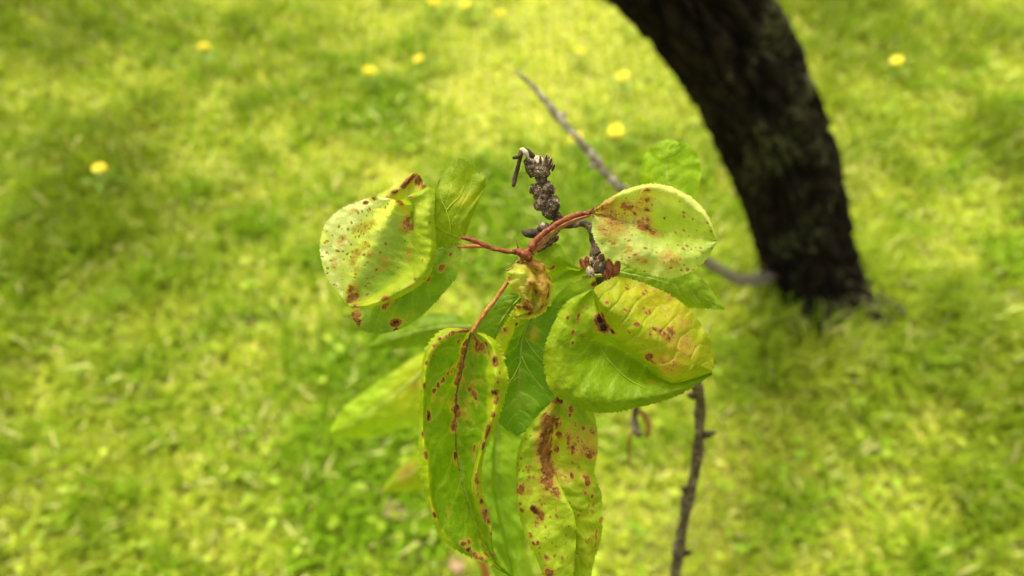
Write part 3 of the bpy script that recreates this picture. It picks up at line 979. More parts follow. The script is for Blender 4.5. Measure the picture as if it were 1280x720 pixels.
# --- left cluster
leaf(br, [(-1, -3, [(577, 299), (565, 307), (550, 308), (532, 303), (515, 296)]),
          (0, 0, [(577, 298), (562, 292), (545, 285), (530, 280), (512, 274)]),
          (.5, 2, [(579, 298), (576, 277), (563, 254), (545, 252), (520, 258)]),
          (1, 0, [(581, 297), (590, 271), (602, 242), (609, 225), (598, 215), (582, 201), (567, 203), (551, 221), (541, 240), (524, 243)])],
     (0.150, 0.215, 0.004), 90, 60, .2465, 3, (22, 2.0), .8, 4, .3, label="upright pale green leaf with a toothed tip", raised=[[(563.5, 290), (562, 278), (558, 263), (552, 250), (549, 234)], [(558, 263), (566, 254), (575, 245), (580, 234)]],
     patches=[(575, 246, 12, G_YEL, .35), (562, 232, 12, G_LIME, .5), (585, 246, 8, G_YEL, .4)], rib_r=1.1)
leaf(br, [(-1, -1, [(480, 322), (463, 290), (461, 262), (472, 245), (495, 230), (516, 216)]),
          (-.7, 2.0, [(483, 322), (470, 290), (470, 265), (481, 250), (501, 234), (517, 217)]),
          (0, -1, [(490, 325), (494, 295), (499, 265), (508, 243), (518, 217)]),
          (1, 1, [(505, 322), (524, 295), (534, 265), (535, 243), (526, 222), (520, 216)])],
     (0.34, 0.37, 0.07), 60, 40, .2535, 5, (30, 1.5), .7, 6, .2, label="brown curled tip of a leaf behind the speckled one",
     spots=[(517, 219, 5, .9), (512, 224, 5, .8), (521, 226, 5, .9), (527, 235, 6, .75), (505, 232, 5, .8), (503, 228, 4, .8), (494, 241, 4, .7), (489, 238, 3, .6), (484, 244, 3, .6), (508, 222, 4, .7), (530, 238, 3, .7)],
     patches=[(530, 236, 7, (.50, .30, .22), .7)], rib=False)
leaf(br, [(1, -1, [(577, 307), (576, 325), (570, 346), (552, 369), (530, 392), (505, 409), (475, 417), (452, 412), (440, 397)]),
          (.5, -2, [(576, 307), (566, 318), (555, 332), (536, 350), (512, 370), (488, 388), (465, 399), (448, 401), (439, 397)]),
          (0, -5, [(576, 306), (560, 309), (543, 314), (522, 325), (500, 342), (478, 362), (458, 382), (445, 393), (438, 396)]),
          (-1, -6, [(575, 304), (555, 300), (535, 300), (510, 308), (485, 325), (462, 345), (446, 365), (440, 380), (437, 394)])],
     (0.120, 0.215, 0.010), 100, 50, .2495, 7, (34, .9), .9, 8, .3, label="smooth green leaf under the speckled one, one brown spot near its margin",
     spots=[(497, 403, 5, 1.15), (495, 410, 3, .8), (553, 332, 3.5, .8), (560, 318, 3, .7), (533, 349, 3, 1.0), (447, 398, 5, .8), (445, 392, 6, .8), (483, 377, 4, .7), (450, 404, 3, .8)],
     patches=[(570, 318, 14, (.30, .38, .10), .7), (566, 330, 10, (.30, .38, .10), .5), (500, 405, 14, G_LIME, .5), (470, 405, 25, G_MID, .3), (520, 398, 12, G_LIME, .4)])
leaf(br, [(-1, 5, [(492, 249), (470, 246), (450, 251), (425, 262), (406, 282), (400, 312), (408, 345), (430, 376)]),
          (-.5, 4, [(493, 250), (480, 252), (465, 265), (448, 283), (432, 305), (424, 328), (424, 352), (431, 377)]),
          (0, -3, [(495, 251), (492, 262), (484, 280), (472, 303), (458, 325), (447, 345), (438, 362), (432, 378)]),
          (.45, -3, [(500, 250), (513, 262), (512, 288), (506, 318), (494, 338), (474, 355), (452, 372), (434, 380)]),
          (.72, 4, [(506, 248), (519, 253), (521, 287), (525, 317), (514, 341), (490, 360), (460, 377), (436, 381)]),
          (.88, 7, [(510, 245), (532, 244), (534, 278), (537, 317), (526, 345), (498, 365), (463, 381), (437, 383)]),
          (1, 3, [(515, 242), (541, 235), (543, 270), (545, 315), (535, 347), (505, 369), (465, 384), (438, 384)])],
     (0.175, 0.270, 0.016), 110, 84, .2455, 11, (40, .8), .8, 7, .35, label="large left leaf, pale half full of brown specks", bands=[(-2, -.03, -1, 2, G_PALE, .9), (.62, 2, -1, 2, (.27, .34, .02), .55)],
     patches=[(440, 270, 40, G_PALE, .9), (415, 300, 40, G_PALE, .95), (460, 262, 30, G_PALE, .9), (440, 320, 22, G_PALE, .85), (420, 345, 25, G_PALE, .9), (478, 256, 15, G_PALE, .9), (482, 262, 9, G_PALE, .8),
              (532, 290, 16, G_LIME, .8), (538, 320, 14, G_LIME, .8), (528, 260, 14, (.33, .40, .06), .8), (500, 352, 20, (.30, .36, .05), .7), (465, 378, 16, (.33, .37, .05), .8), (515, 335, 20, (.27, .35, .04), .6),
              (503, 262, 8, G_YEL, .8), (505, 290, 10, G_DEEP, .4)],
     spots=[(508, 277, 6, .85), (513, 282, 4, .8), (502, 257, 3, .9), (499, 255, 2.5, .9), (443, 369, 5, .9), (440, 364, 5, .7), (448, 362, 4, .55), (455, 372, 3, .5), (444, 378, 5, .6), (483, 377, 4, .7), (487, 379, 3, .6),
            (458, 284, 6, .54), (465, 281, 4, .52), (446, 290, 4, .48), (459, 307, 5, .52), (447, 322, 5, .50), (442, 331, 5, .52), (450, 336, 4, .45), (425, 300, 5, .5), (415, 330, 5, .5), (470, 339, 2.2, .8), (509, 318, 6, .48), (516, 349, 2, .7),
            (510, 357, 4, .48), (465, 318, 4, .45), (480, 330, 8, .42), (525, 326, 1.6, .6), (440, 262, 4, .5), (458, 365, 2, .7), (470, 250, 3, .6), (458, 251, 2, .9), (510, 246, 3, .5)],
     specks=[(440, 290, 50, .7), (420, 320, 50, .7), (460, 300, 25, .6), (470, 320, 30, .35), (520, 340, 30, .15), (460, 355, 22, .5)], rib=False)

# --- right side leaves
leaf(br, [(-1, 0, [(842, 262), (812, 252), (801, 230), (802, 205), (811, 187), (824, 177), (838, 175), (850, 178)]),
          (0, 1, [(845, 262), (838, 240), (833, 220), (833, 200), (840, 185), (851, 177)]),
          (1, 0, [(848, 262), (868, 245), (876, 222), (874, 200), (864, 184), (852, 177)])],
     (0.19, 0.31, 0.014), 60, 40, .292, 13, (26, .8), .8, 6, .3, label="bright green leaf standing up behind the brown stained one", patches=[(806, 215, 8, G_LIME, .5)])
leaf(br, [(-1, 0, [(766, 336), (790, 328), (820, 326), (850, 334), (880, 352), (905, 385)]),
          (0, 2, [(766, 338), (790, 343), (820, 349), (850, 358), (880, 370), (906, 386)]),
          (1, 0, [(767, 341), (785, 360), (812, 376), (845, 384), (880, 385), (906, 388)])],
     (0.150, 0.230, 0.012), 60, 36, .2605, 17, (26, 1.0), .8, 7, .3, label="olive green leaf squeezed between the two big right leaves")
leaf(br, [(-1, 1, [(742, 263), (757, 251), (778, 239), (800, 232), (822, 230), (845, 236), (868, 250), (885, 270), (896, 298)]),
          (-.85, 3.5, [(742, 264), (758, 254), (779, 243), (801, 237), (822, 236), (844, 243), (866, 257), (884, 274), (896, 299)]),
          (-.45, 0, [(742, 265), (760, 262), (780, 257), (801, 255), (821, 257), (842, 262), (864, 272), (881, 284), (896, 300)]),
          (0, -2, [(742, 266), (762, 272), (782, 278), (802, 283), (822, 288), (843, 292), (863, 296), (880, 299), (896, 301)]),
          (.55, 3, [(741, 267), (756, 287), (774, 301), (796, 312), (820, 320), (843, 322), (866, 319), (884, 311), (896, 302)]),
          (1, 1, [(740, 268), (742, 296), (757, 319), (782, 329), (806, 340), (832, 347), (860, 341), (882, 325), (896, 303)])],
     (0.330, 0.410, 0.170), 110, 70, .2445, 19, (44, 1.1), .8, 7, .4, label="pale right leaf with purple brown stains along its veins", bands=[(-2, -.8, .35, 2, (.50, .51, .26), .8), (-.5, .15, .35, 2, (.22, .31, .02), .6)],
     patches=[(758, 266, 17, (.33, .18, .14), .9), (770, 280, 15, (.34, .19, .14), .85), (752, 284, 9, (.36, .24, .15), .5), (799, 264, 13, (.32, .17, .13), .85), (807, 246, 10, (.33, .18, .14), .8), (812, 286, 10, (.31, .16, .11), .8), (790, 318, 14, (.40, .32, .19), .5), (835, 325, 18, (.40, .30, .18), .55), (790, 305, 30, (.38, .42, .20), .5), (825, 275, 26, (.20, .30, .015), .85), (840, 290, 20, (.24, .32, .03), .7), (775, 265, 14, (.26, .32, .03), .8), (800, 238, 20, (.40, .43, .11), .7), (830, 240, 22, (.42, .43, .16), .8), (865, 300, 30, (.28, .35, .05), .6)],
     spots=[(755, 262, 10, .60), (764, 271, 11, .57), (757, 284, 8, .52), (771, 281, 10, .54), (780, 277, 7, .48), (747, 263, 5, .62), (784, 256, 5, .60), (789, 262, 5, .62), (794, 269, 5, .66), (799, 277, 5, .70), (804, 283, 5.5, .86),
            (811, 285, 5, .68), (817, 289, 5, .66), (822, 292, 4, .56), (806, 273, 4.5, .62), (805, 262, 4.5, .64), (806, 251, 4.5, .62), (809, 241, 5, .56), (797, 263, 7, .54), (801, 254, 7, .50), (770, 256, 6, .46), (833, 273, 1.8, 1.0),
            (765, 297, 7, .44), (784, 314, 6, .42), (806, 330, 6, .46), (833, 318, 8, .46), (843, 328, 8, .48), (766, 249, 4, .48)],
     specks=[(765, 300, 24, .9), (790, 318, 30, .8), (835, 320, 32, .9), (860, 310, 40, .8), (760, 280, 26, .9), (805, 300, 25, .55), (800, 265, 25, .6)], rib_mat=M_BROWNRIB, rib_r=1.0)
# --- middle leaves behind
leaf(br, [(-1, 2, [(668, 348), (664, 324), (682, 309), (697, 305), (709, 321), (722, 334), (735, 325)]),
          (-.5, 2, [(670, 350), (675, 338), (690, 328), (703, 328), (714, 333), (724, 336), (735, 326)]),
          (0, -2, [(672, 352), (688, 351), (700, 344), (712, 338), (724, 338), (735, 327)]),
          (1, 3, [(675, 356), (695, 359), (710, 356), (723, 351), (733, 342), (737, 328)])],
     (0.185, 0.285, 0.012), 70, 44, .2550, 23, (20, .8), .6, 5, .3, label="small bright leaf with a brown withered tip beside the knobbly fork",
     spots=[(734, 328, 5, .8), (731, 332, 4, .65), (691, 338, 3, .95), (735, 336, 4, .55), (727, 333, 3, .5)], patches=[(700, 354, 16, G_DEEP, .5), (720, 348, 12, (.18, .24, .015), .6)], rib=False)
leaf(br, [(-1, 0, [(764, 345), (742, 345), (720, 352), (702, 364), (688, 382), (676, 410)]),
          (0, -2, [(764, 348), (745, 358), (724, 368), (708, 378), (694, 392), (677, 411)]),
          (1, 0, [(765, 352), (752, 376), (734, 394), (716, 402), (698, 408), (678, 412)])],
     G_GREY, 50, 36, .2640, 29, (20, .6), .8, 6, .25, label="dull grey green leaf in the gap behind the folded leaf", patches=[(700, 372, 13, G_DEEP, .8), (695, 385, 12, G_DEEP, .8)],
     spots=[(750, 347, 2.5, 1.0), (741, 357, 2.5, .9)])
leaf(br, [(-1, 0, [(652, 364), (628, 370), (607, 386), (594, 408), (588, 440), (596, 480)]),
          (0, 0, [(654, 368), (638, 384), (624, 404), (614, 426), (606, 450), (598, 482)]),
          (1, -1, [(657, 372), (655, 395), (648, 420), (634, 445), (618, 466), (600, 484)])],
     (0.105, 0.195, 0.010), 60, 40, .2580, 31, (20, .6), .7, 7, .3, label="plain green leaf hidden behind the reddish leaf stem")
leaf(br, [(-1, 6, [(660, 388), (641, 392), (627, 411), (614, 436), (611, 465), (616, 500), (624, 528), (645, 545)]),
          (-.8, 4, [(661, 389), (646, 397), (634, 416), (624, 440), (620, 468), (622, 500), (628, 528), (645, 545)]),
          (-.4, 0, [(662, 390), (653, 408), (645, 428), (638, 452), (636, 480), (637, 510), (640, 530), (645, 545)]),
          (0, -2, [(668, 388), (660, 405), (653, 425), (651, 450), (649, 480), (648, 510), (647, 530), (645, 545)]),
          (.5, 0, [(676, 386), (680, 405), (682, 430), (682, 460), (680, 490), (672, 515), (660, 533), (646, 545)]),
          (1, -1, [(684, 382), (702, 390), (714, 415), (718, 450), (713, 485), (696, 508), (668, 532), (646, 545)])],
     (0.090, 0.190, 0.008), 100, 60, .2525, 37, (34, .9), .7, 8, .35, label="dark green middle leaf under the withered curled one", raised=[[(652, 445), (660, 462), (672, 478), (684, 490)], [(655, 420), (668, 440), (684, 456), (698, 464)], [(651, 452), (642, 470), (630, 486)]], bands=[(-2, -.62, -1, .62, (.30, .36, .014), .9)],
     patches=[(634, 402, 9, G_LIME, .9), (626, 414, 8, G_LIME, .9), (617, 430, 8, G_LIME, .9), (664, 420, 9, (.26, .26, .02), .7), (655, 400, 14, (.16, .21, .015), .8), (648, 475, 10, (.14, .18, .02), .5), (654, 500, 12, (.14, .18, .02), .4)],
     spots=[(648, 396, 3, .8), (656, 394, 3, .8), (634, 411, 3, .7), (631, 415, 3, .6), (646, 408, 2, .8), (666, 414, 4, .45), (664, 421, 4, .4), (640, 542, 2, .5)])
# withered curled leaf
leaf(br, [(-1, [0, 2, 3, 3, 3, 4, 3, 1], [(650, 328), (640, 332), (634, 343), (637, 355), (644, 366), (652, 374), (645, 383), (636, 394)]),
          (-.6, [0, 5, 8, 8, 7, 7, 4, 1], [(652, 329), (648, 334), (648, 344), (649, 356), (653, 367), (657, 376), (649, 385), (638, 394)]),
          (-.3, [0, 4, 6, 5, 5, 6, 3, 1], [(654, 328), (660, 336), (670, 350), (662, 362), (661, 372), (666, 386), (655, 392), (640, 396)]),
          (0, [0, -1, -1.5, -1.5, -1, -1, -1, 0], [(656, 327), (662, 336), (667, 350), (664, 364), (663, 374), (660, 384), (652, 390), (640, 396)]),
          (.5, [0, 1, 2, 2, 2, 2, 1, 0], [(658, 325), (671, 332), (680, 347), (681, 364), (675, 380), (665, 391), (652, 396), (641, 397)]),
          (1, [0, -2, -4, -4, -4, -3, -1, 0], [(660, 322), (677, 327), (688, 345), (691, 365), (685, 384), (672, 396), (656, 399), (641, 398)])],
     (0.34, 0.36, 0.07), 80, 76, .2445, 41, (13, 1.3), 2.2, 7, .5, label="small withered leaf curled up on itself, yellow lobe and brown rim",
     patches=[(648, 345, 14, (.38, .43, .12), .9), (670, 330, 16, (.36, .16, .08), .95), (681, 345, 14, (.34, .16, .07), .95), (684, 380, 10, (.30, .15, .05), .9), (676, 392, 9, (.27, .13, .04), .9), (662, 327, 10, (.38, .19, .11), .9), (685, 366, 14, (.30, .18, .04), .9), (666, 362, 12, (.26, .10, .05), .8), (664, 380, 6, (.45, .38, .13), .8), (655, 392, 8, (.36, .33, .05), .7)],
     spots=[(669, 357, 4, .62), (667, 366, 4, .62), (672, 369, 4, .55), (655, 383, 5, .85), (650, 381, 4, .7), (660, 388, 5, .8), (688, 345, 5, .62), (689, 358, 5, .7), (687, 372, 5, .75), (671, 346, 5, .6), (664, 352, 4, .6), (680, 385, 4, .72), (677, 340, 3, .5), (684, 350, 3, .5), (662, 395, 3, .9), (641, 388, 3, .7), (657, 334, 3, .5), (669, 340, 4, .5), (665, 374, 4, .55)],
     specks=[(675, 350, 30, .6), (650, 370, 16, .4)], rib=False)

# bottom blotched leaf
leaf(br, [(-1, 1, [(697, 495), (669, 523), (651, 551), (645, 588), (646, 630), (658, 672), (674, 706), (690, 752)]),
          (-.85, 3, [(698, 495), (673, 526), (657, 555), (651, 590), (653, 630), (666, 670), (681, 706), (693, 752)]),
          (-.45, 2, [(699, 495), (685, 526), (674, 556), (670, 590), (677, 630), (688, 670), (698, 710), (704, 752)]),
          (0, [0, -3, -5, -2, 4, 7, 6, 2], [(702, 495), (698, 525), (692, 555), (691, 588), (706, 622), (718, 650), (719, 690), (714, 752)]),
          (.12, [0, -3, -5, -3, -1, -1, -1, 0], [(704, 495), (703, 525), (698, 555), (698, 588), (706, 622), (713, 652), (713, 690), (713, 752)]),
          (.55, 0, [(720, 496), (725, 525), (726, 555), (727, 588), (732, 624), (735, 660), (730, 692), (722, 754)]),
          (1, -2, [(738, 498), (746, 535), (747, 565), (743, 592), (752, 620), (752, 668), (742, 704), (732, 757)])],
     (0.195, 0.275, 0.012), 130, 72, .2495, 43, (34, .9), 1.25, 8, .35, label="bottom leaf with a long brown dead streak down its middle", bands=[(-2, .05, .45, 2, (.25, .34, .025), .75), (.05, 2, .35, 2, (.155, .225, .009), .7), (-2, -.85, -1, 2, (.16, .24, .012), .6)],
     patches=[(665, 540, 16, (.20, .31, .02), .7), (690, 640, 26, (.27, .36, .03), .7), (690, 680, 30, (.28, .36, .04), .7), (660, 590, 22, (.25, .34, .03), .7), (735, 560, 16, (.30, .23, .02), .7), (684, 560, 13, (.34, .22, .10), .8), (686, 590, 9, (.32, .20, .09), .7), (730, 650, 24, (.20, .25, .01), .7), (725, 600, 22, (.21, .26, .01), .6),
              (715, 520, 16, (.13, .22, .012), .7), (735, 690, 18, (.20, .23, .01), .6)],
     spots=[(696, 499, 7, 1.0), (703, 503, 4, .8), (713, 510, 4, .8), (710, 520, 2.5, 1.0), (716, 530, 2, .8), (684, 524, 5, .75), (688, 533, 6, .8), (692, 530, 6, .8), (698, 530, 6, .8), (686, 528, 8, .74), (690, 540, 9, .74), (684, 548, 11, .78), (681, 558, 12, .78), (685, 568, 12, .82), (687, 578, 10, .8), (678, 565, 8, .8),
            (696, 545, 4, .8), (694, 560, 5, .7), (685, 588, 9, .8), (684, 598, 10, .74), (687, 602, 7, .8), (692, 610, 5, .72), (694, 618, 3, .8), (698, 587, 5, .52), (703, 592, 6, .5), (710, 552, 5, .75), (713, 562, 4, 1.0), (708, 560, 4, .6), (718, 558, 8, .56), (726, 561, 8, .58), (733, 565, 8, .62), (740, 570, 7, .68), (712, 590, 6, .5), (722, 552, 7, .52),
            (738, 538, 6, .55), (730, 537, 3, .7), (738, 545, 4, .5), (720, 577, 4, .5), (713, 591, 3.2, 1.1), (736, 598, 5, .95), (738, 602, 4, 1.1), (733, 592, 4, .6), (655, 614, 4, .85), (662, 614, 5, .5), (669, 635, 4, 1.1), (672, 640, 4.5, .95), (675, 646, 4, .9), (672, 648, 3, .7), (692, 637, 3, .5),
            (683, 717, 5, 1.1), (690, 718, 4, .7), (650, 640, 2, .9), (648, 632, 2, .8), (664, 680, 2.4, 1.1), (661, 672, 2, .8), (672, 678, 2, .8), (747, 665, 2.5, .8), (748, 672, 3, .6), (746, 682, 2, .9), (739, 674, 2, .7), (735, 618, 2, .9), (742, 623, 2, .9), (680, 696, 2.5, .8), (677, 625, 2, .6)],
     specks=[(655, 580, 24, .8), (665, 600, 20, .7), (695, 650, 34, .6), (690, 690, 34, .6), (725, 630, 30, .45), (740, 670, 20, .4), (725, 560, 22, .35)], rib=False)

# big folded leaf on the right
leaf(br, [(-1, 1, [(738, 362), (707, 379), (687, 416), (680, 447), (688, 487), (720, 509), (757, 516), (802, 508), (846, 495), (891, 468)]),
          (-.75, 4, [(739, 362), (718, 382), (701, 416), (696, 447), (704, 478), (733, 496), (765, 500), (806, 496), (847, 487), (891, 468)]),
          (-.4, 1, [(740, 363), (730, 386), (720, 413), (717, 440), (727, 464), (752, 478), (782, 481), (815, 480), (850, 478), (890, 467)]),
          (-.08, [0, 1, 0, -5, -7, -7, -6, -4, -2, 0], [(741, 364), (744, 388), (745, 409), (750, 424), (764, 434), (786, 446), (808, 460), (830, 474), (856, 473), (890, 466)]),
          (.05, [0, 0, 1, 2, 3, 3, 3, 2, 1, 0], [(742, 364), (752, 395), (766, 417), (776, 427), (791, 437), (806, 449), (822, 462), (840, 478), (865, 474), (890, 465)]),
          (.2, 7, [(742, 363), (751, 382), (765, 397), (782, 409), (801, 422), (821, 438), (840, 455), (862, 461), (876, 461), (890, 464)]),
          (.36, 8, [(742, 362), (752, 375), (768, 384), (787, 393), (806, 404), (826, 418), (845, 434), (862, 446), (877, 455), (890, 463)]),
          (.65, 4, [(743, 361), (757, 364), (775, 368), (795, 373), (815, 382), (836, 394), (854, 407), (870, 424), (882, 442), (890, 462)]),
          (1, 1, [(744, 359), (757, 351), (775, 346), (795, 351), (815, 358), (838, 369), (858, 383), (876, 405), (888, 430), (893, 460)])],
     (0.140, 0.225, 0.003), 140, 104, .2425, 47, (46, 1.2), .8, 8, .45, label="large folded leaf with a dark brown torn patch at its fold", smooth_below=.08, raised=[[(748, 428), (756, 444), (770, 460), (786, 474), (808, 486)]], bands=[(.06, .30, -1, 2, (.22, .27, .008), .7), (.30, 2, -1, 2, (.245, .25, .009), .65), (-2, -.80, .1, .55, (.23, .29, .010), .5)],
     patches=[(780, 362, 18, (.30, .32, .02), .7), (815, 370, 22, (.33, .29, .02), .8), (840, 390, 26, (.33, .29, .02), .7), (790, 395, 24, (.27, .31, .015), .6), (820, 420, 20, (.28, .30, .02), .7), (730, 385, 20, (.24, .33, .012), .8), (712, 400, 16, (.24, .33, .012), .7), (740, 380, 12, (.27, .35, .02), .6),
              (690, 450, 14, (.21, .27, .008), .7), (760, 460, 40, (.135, .230, .006), .6), (835, 460, 20, (.30, .24, .02), .7), (850, 440, 20, (.30, .24, .02), .6), (700, 480, 20, (.18, .24, .008), .5)],
     spots=[(752, 401, 6, 1.5), (756, 409, 6, 1.5), (763, 415, 3.5, 1.4), (751, 395, 3.5, 1.3), (811, 450, 4, .9), (812, 446, 4, .7), (815, 454, 3, .7), (832, 416, 6, .68), (838, 412, 5, .7), (836, 420, 6, .6), (840, 424, 5, .5), (825, 452, 8, .48), (835, 465, 8, .5), (838, 455, 8, .48), (794, 403, 2, .9), (818, 409, 2.5, .75), (814, 414, 2, .7), (808, 388, 2, .8), (783, 385, 2, .7), (807, 365, 2, .7), (757, 376, 2, .8),
            (725, 396, 2.5, .7), (723, 402, 2.5, .6), (731, 384, 2, .6), (712, 396, 1.8, .8), (719, 413, 1.8, .9), (718, 429, 1.8, 1.0), (745, 416, 3, .55), (813, 474, 3, .55), (838, 371, 4, .55), (820, 362, 4, .5), (800, 354, 4, .5), (860, 430, 10, .5), (855, 400, 8, .45)],
     specks=[(830, 455, 22, .45), (800, 390, 40, .12), (728, 398, 16, .3), (860, 440, 25, .4)], rib=False)

# long hanging leaf
leaf(br, [(-1, [0, 1, 3, 2, 2, 3, 3, 1, 0, 0, 0], [(586, 411), (553, 412), (531, 440), (526, 485), (524, 540), (524, 585), (534, 630), (552, 673), (575, 690), (605, 703), (641, 722)]),
          (-.88, [0, 2, 6, 5, 5, 7, 6, 3, 1, 0, 0], [(587, 411), (557, 415), (536, 442), (530, 486), (528, 540), (534, 582), (539, 629), (555, 669), (577, 686), (606, 701), (641, 722)]),
          (-.72, [0, 2, 4, 2, 2, 3, 3, 2, 1, 0, 0], [(587, 412), (562, 420), (543, 446), (536, 488), (534, 540), (542, 580), (545, 627), (560, 664), (581, 682), (608, 699), (641, 722)]),
          (-.35, -2, [(588, 413), (573, 428), (559, 455), (552, 490), (550, 540), (556, 578), (562, 620), (574, 654), (592, 678), (612, 698), (641, 722)]),
          (0, -9, [(589, 413), (583, 436), (577, 465), (571, 495), (570, 540), (572, 572), (579, 608), (588, 642), (602, 675), (616, 697), (641, 722)]),
          (.4, -7, [(591, 414), (596, 440), (594, 470), (592, 500), (588, 532), (586, 562), (584, 600), (592, 640), (606, 672), (618, 699), (641, 722)]),
          (.62, [0, 1, 2, 2, 2, 2, 1, 1, 0, 0, 0], [(593, 414), (609, 435), (606, 470), (607, 500), (604, 530), (598, 562), (589, 600), (594, 636), (608, 664), (618, 699), (641, 722)]),
          (.82, [0, 5, 10, 8, 10, 7, 8, 5, 3, 1, 0], [(593, 413), (615, 432), (619, 468), (619, 496), (613, 528), (603, 558), (595, 595), (599, 628), (611, 655), (618, 695), (641, 722)]),
          (1, [0, 2, 5, 5, 5, 5, 4, 4, 2, 1, 0], [(594, 412), (622, 429), (635, 468), (632, 494), (622, 527), (609, 556), (602, 590), (605, 622), (614, 648), (618, 692), (641, 722)])],
     (0.108, 0.200, 0.006), 190, 90, .2435, 53, (52, 1.3), 1.0, 9, .35, label="long hanging leaf with rolled margins and brown dead veins", bands=[(-2, -.80, -1, .75, (.26, .34, .012), .75), (.66, 2, -1, .72, (.28, .345, .014), .85)],  # lime bands paint the light on the rolled margins into the colour
     patches=[(528, 470, 12, G_LIME, .8), (526, 520, 12, (.24, .31, .012), .8), (531, 570, 10, (.28, .36, .010), .95), (532, 600, 9, (.28, .36, .010), .95), (536, 628, 8, (.26, .34, .010), .9), (528, 545, 9, (.28, .36, .010), .8), (540, 425, 12, G_LIME, .5), (556, 414, 8, G_LIME, .5),
              (625, 440, 10, (.23, .29, .012), .8), (620, 470, 16, (.20, .27, .012), .8), (622, 500, 12, (.27, .33, .012), .9), (617, 520, 10, (.29, .36, .012), .9), (610, 545, 9, (.28, .32, .012), .8), (598, 590, 9, (.24, .28, .02), .8), (603, 625, 9, (.28, .32, .03), .8), (610, 650, 7, (.28, .30, .04), .7), (545, 670, 10, G_LIME, .5), (560, 685, 8, G_LIME, .4),
              (590, 480, 14, (.20, .23, .015), .6), (575, 480, 8, (.26, .16, .02), .7), (580, 520, 12, (.22, .22, .015), .6), (550, 500, 14, (.18, .24, .015), .5), (590, 450, 8, (.17, .26, .02), .5), (610, 700, 12, (.22, .26, .02), .5)],
     spots=[(588, 416, 4, .7), (584, 430, 4, .8), (581, 440, 4, .85), (579, 450, 4, .95), (577, 460, 4.5, .85), (575, 470, 4, .8), (573, 480, 4, .95), (572, 492, 3, .7), (571, 503, 4, .62), (572, 512, 4.5, .8), (571, 520, 4.5, .9), (570, 530, 4, .8), (578, 518, 6, .45), (583, 500, 5, .45),
            (592, 425, 4, .8), (597, 432, 6, .85), (602, 435, 5, .7), (594, 438, 3, .9), (605, 430, 3, .7), (609, 440, 3, .7), (585, 488, 4, 1.0), (589, 492, 5, 1.0), (592, 497, 4, .85), (594, 503, 3, .55), (598, 479, 3, .75), (590, 480, 3, .5), (568, 462, 2.5, .8), (562, 469, 2.5, .8), (556, 476, 2.5, .8), (550, 481, 2.5, .8), (544, 488, 3, 1.0), (575, 429, 2, .9),
            (617, 451, 5, 1.15), (621, 449, 3, .9), (620, 493, 4, 1.15), (619, 498, 3.5, .9), (613, 491, 2.2, 1.1), (627, 465, 2, 1.1), (624, 480, 1.6, .8), (630, 442, 2, .6), (618, 520, 4, 1.0), (609, 540, 5, .72), (606, 546, 5, .8), (611, 536, 4, .7), (602, 555, 3.4, 1.15), (597, 555, 2, .7), (530, 480, 3.5, 1.15), (538, 519, 4, 1.15), (537, 512, 2.2, 1.0), (528, 541, 2.4, .9), (529, 565, 2, 1.0), (535, 567, 3, 1.1),
            (543, 429, 3, .6), (547, 421, 2.5, .7), (541, 440, 2.5, .6), (557, 419, 3, .6), (568, 414, 3, .75), (576, 411, 3, .8), (583, 411, 3, .8), (564, 416, 2.5, .6), (530, 453, 2, .9), (571, 569, 4, 1.0), (572, 576, 3, .6), (590, 564, 4, 1.05), (590, 572, 3, .7), (589, 530, 2, .5), (592, 600, 3, .9), (600, 604, 3, .95), (595, 592, 3, .6), (598, 613, 2.5, .6), (604, 628, 2.2, .9), (600, 590, 3, .5), (593, 612, 3, .5),
            (606, 645, 4, .75), (609, 648, 4, .72), (606, 639, 3, .7), (540, 644, 3, .9), (589, 676, 3.5, .65), (581, 680, 2.5, .9), (587, 690, 3.2, 1.1), (592, 693, 3, .9), (598, 697, 3, .8), (609, 690, 3.5, 1.15), (613, 695, 3, 1.0), (605, 680, 3, .7), (600, 668, 3, .55), (610, 668, 2, .8), (562, 639, 4, .4), (618, 709, 3, .6), (545, 638, 4, .42), (554, 501, 3, .5), (562, 500, 4, .45), (543, 500, 3, .45)],
     specks=[(600, 610, 16, .35), (545, 440, 14, .3), (600, 690, 16, .2)], rib_mat=M_BROWNRIB, rib_r=1.9)

# withered scrap hanging in the shade behind
px_tube("withered_shoot", [(815, 470, .50, 3.0), (799, 500, .54, 3.8), (793, 522, .55, 4.2), (796, 538, .55, 5.5), (800, 546, .55, 3)], M_TWIGWOOD, br, 10, 26, .25, 11)
px_tube("withered_shoot", [(797, 512, .545, 2.0), (808, 522, .55, 4.0), (811, 538, .55, 3.6), (807, 548, .55, 1.5)], M_BROWNRIB, br, 10, 22, .25, 12)
px_tube("withered_shoot", [(795, 530, .55, 1.6), (787, 548, .55, 2.0), (786, 570, .56, 1.4), (789, 588, .56, .8)], M_BROWNRIB, br, 8, 24, .15, 13)

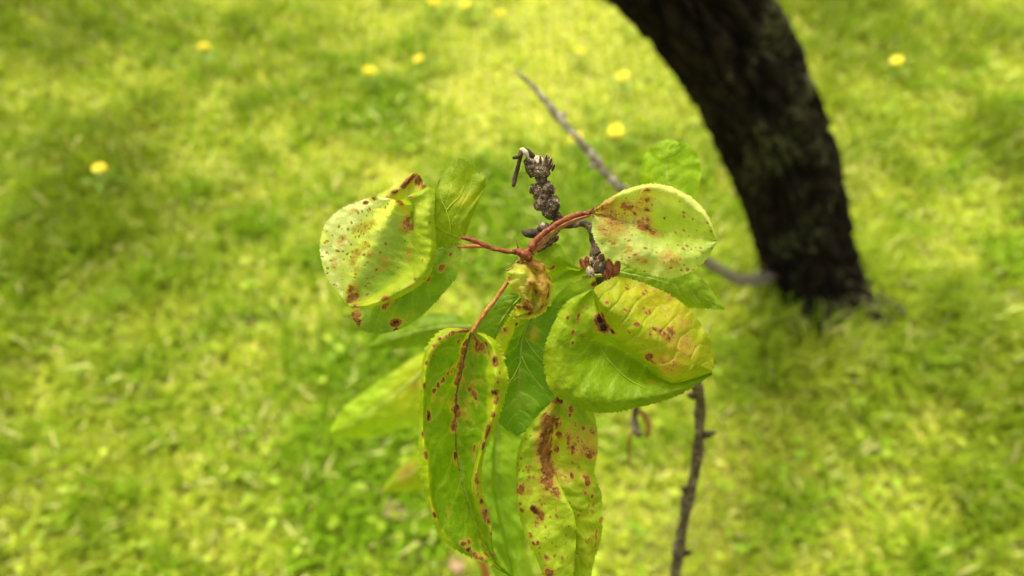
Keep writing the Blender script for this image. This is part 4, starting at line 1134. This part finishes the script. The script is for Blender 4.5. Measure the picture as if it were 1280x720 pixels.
# ------------------------------------------------------------------ second shoot behind: soft, out of focus leaves
sb = at(630, 790, .60)
sh = thing("leafy_shoot", "out of focus leafy shoot behind the hanging leaves, one yellowing leaf at its left", "branch", (float(sb[0]), float(sb[1]) - .02, 0.0))
q1 = spline([at(560, 425, .50), at(566, 480, .51), at(574, 560, .53), at(586, 640, .55), at(606, 715, .575), sb, np.array([sh.location.x, sh.location.y, .4]), np.array([sh.location.x, sh.location.y, -.03])], 70)
V, f = tube_np(q1, np.interp(np.linspace(0, 1, 70), [0, 1], [.0014, .005]), 10, .1, 3)
build("stem", V, f, M_ORANGE, sh)
leaf(sh, [(-1, 0, [(562, 436), (530, 440), (496, 462), (460, 486), (428, 512), (414, 536)]),
          (0, 6, [(562, 440), (535, 458), (506, 482), (472, 508), (440, 528), (414, 542)]),
          (1, 0, [(563, 444), (552, 492), (530, 526), (496, 538), (452, 548), (415, 547)])],
     (0.23, 0.34, 0.016), 50, 36, .52, 61, (20, 1.0), 1.4, 7, .6, label="blurred yellow green leaf pointing down to the left", patches=[(520, 470, 28, (.31, .29, .015), .5), (505, 500, 20, (.32, .29, .015), .35)], spots=[(522, 480, 5, .5)], rib_r=2)
leaf(sh, [(-1, 0, [(590, 404), (570, 394), (545, 392), (515, 398), (485, 412), (462, 432)]),
          (0, 4, [(590, 408), (568, 408), (543, 410), (515, 416), (488, 424), (461, 434)]),
          (1, 0, [(590, 412), (568, 424), (543, 430), (515, 434), (490, 436), (462, 436)])],
     (0.115, 0.20, 0.008), 40, 30, .43, 67, (16, .8), 1.2, 6, .5, label="blurred dark green leaf just under the left cluster", rib_r=1.6)
leaf(sh, [(-1, 0, [(575, 560), (550, 556), (520, 566), (495, 588), (478, 612)]),
          (0, 4, [(576, 566), (550, 574), (524, 586), (500, 598), (478, 614)]),
          (1, 0, [(577, 572), (556, 600), (530, 612), (504, 614), (479, 616)])],
     (0.22, 0.29, 0.012), 40, 30, .56, 71, (16, .8), 1.2, 6, .5, label="blurred small leaf with a rusty patch low at the left", spots=[(506, 588, 9, .55), (500, 594, 6, .5)], rib_r=1.6)
leaf(sh, [(-1, 0, [(600, 520), (602, 545), (598, 580), (600, 625), (612, 670), (640, 720)]),
          (-.3, 3, [(612, 516), (616, 540), (614, 580), (616, 622), (626, 668), (641, 721)]),
          (0, -2, [(616, 516), (622, 540), (621, 580), (624, 622), (634, 668), (641, 721)]),
          (1, 2, [(634, 518), (650, 540), (654, 580), (656, 625), (656, 672), (643, 722)])],
     (0.130, 0.230, 0.010), 50, 36, .345, 73, (20, .8), 1.2, 7, .5, label="blurred bright green leaf between the two hanging leaves", patches=[(632, 560, 22, (.17, .27, .012), .6)], rib_r=1.6)
leaf(sh, [(-1, 0, [(625, 640), (640, 650), (655, 680), (668, 720), (680, 770)]),
          (0, 3, [(622, 645), (632, 668), (642, 700), (658, 735), (681, 771)]),
          (1, 0, [(618, 648), (612, 690), (622, 730), (646, 760), (681, 772)])],
     (0.150, 0.235, 0.012), 40, 30, .46, 79, (16, .8), 1.2, 6, .5, label="blurred green leaf lowest in the gap between the hanging leaves", rib_r=1.6)
for pts in ([(562, 440, .52, 2.2), (564, 436, .51, 2.2), (562, 432, .50, 2.0)], [(590, 408, .43, 2.0), (575, 418, .46, 2.0), (561, 430, .50, 2.0)], [(576, 566, .556, 2.0), (575, 563, .54, 2.0), (574, 558, .53, 2.0)],
            [(618, 517, .345, 2.0), (600, 530, .42, 2.0), (574, 556, .53, 2.2)], [(622, 645, .46, 1.8), (605, 650, .50, 1.8), (588, 646, .55, 2.0)]):
    px_tube("leaf_stalk", pts, M_ORANGE, sh, 8, 16)
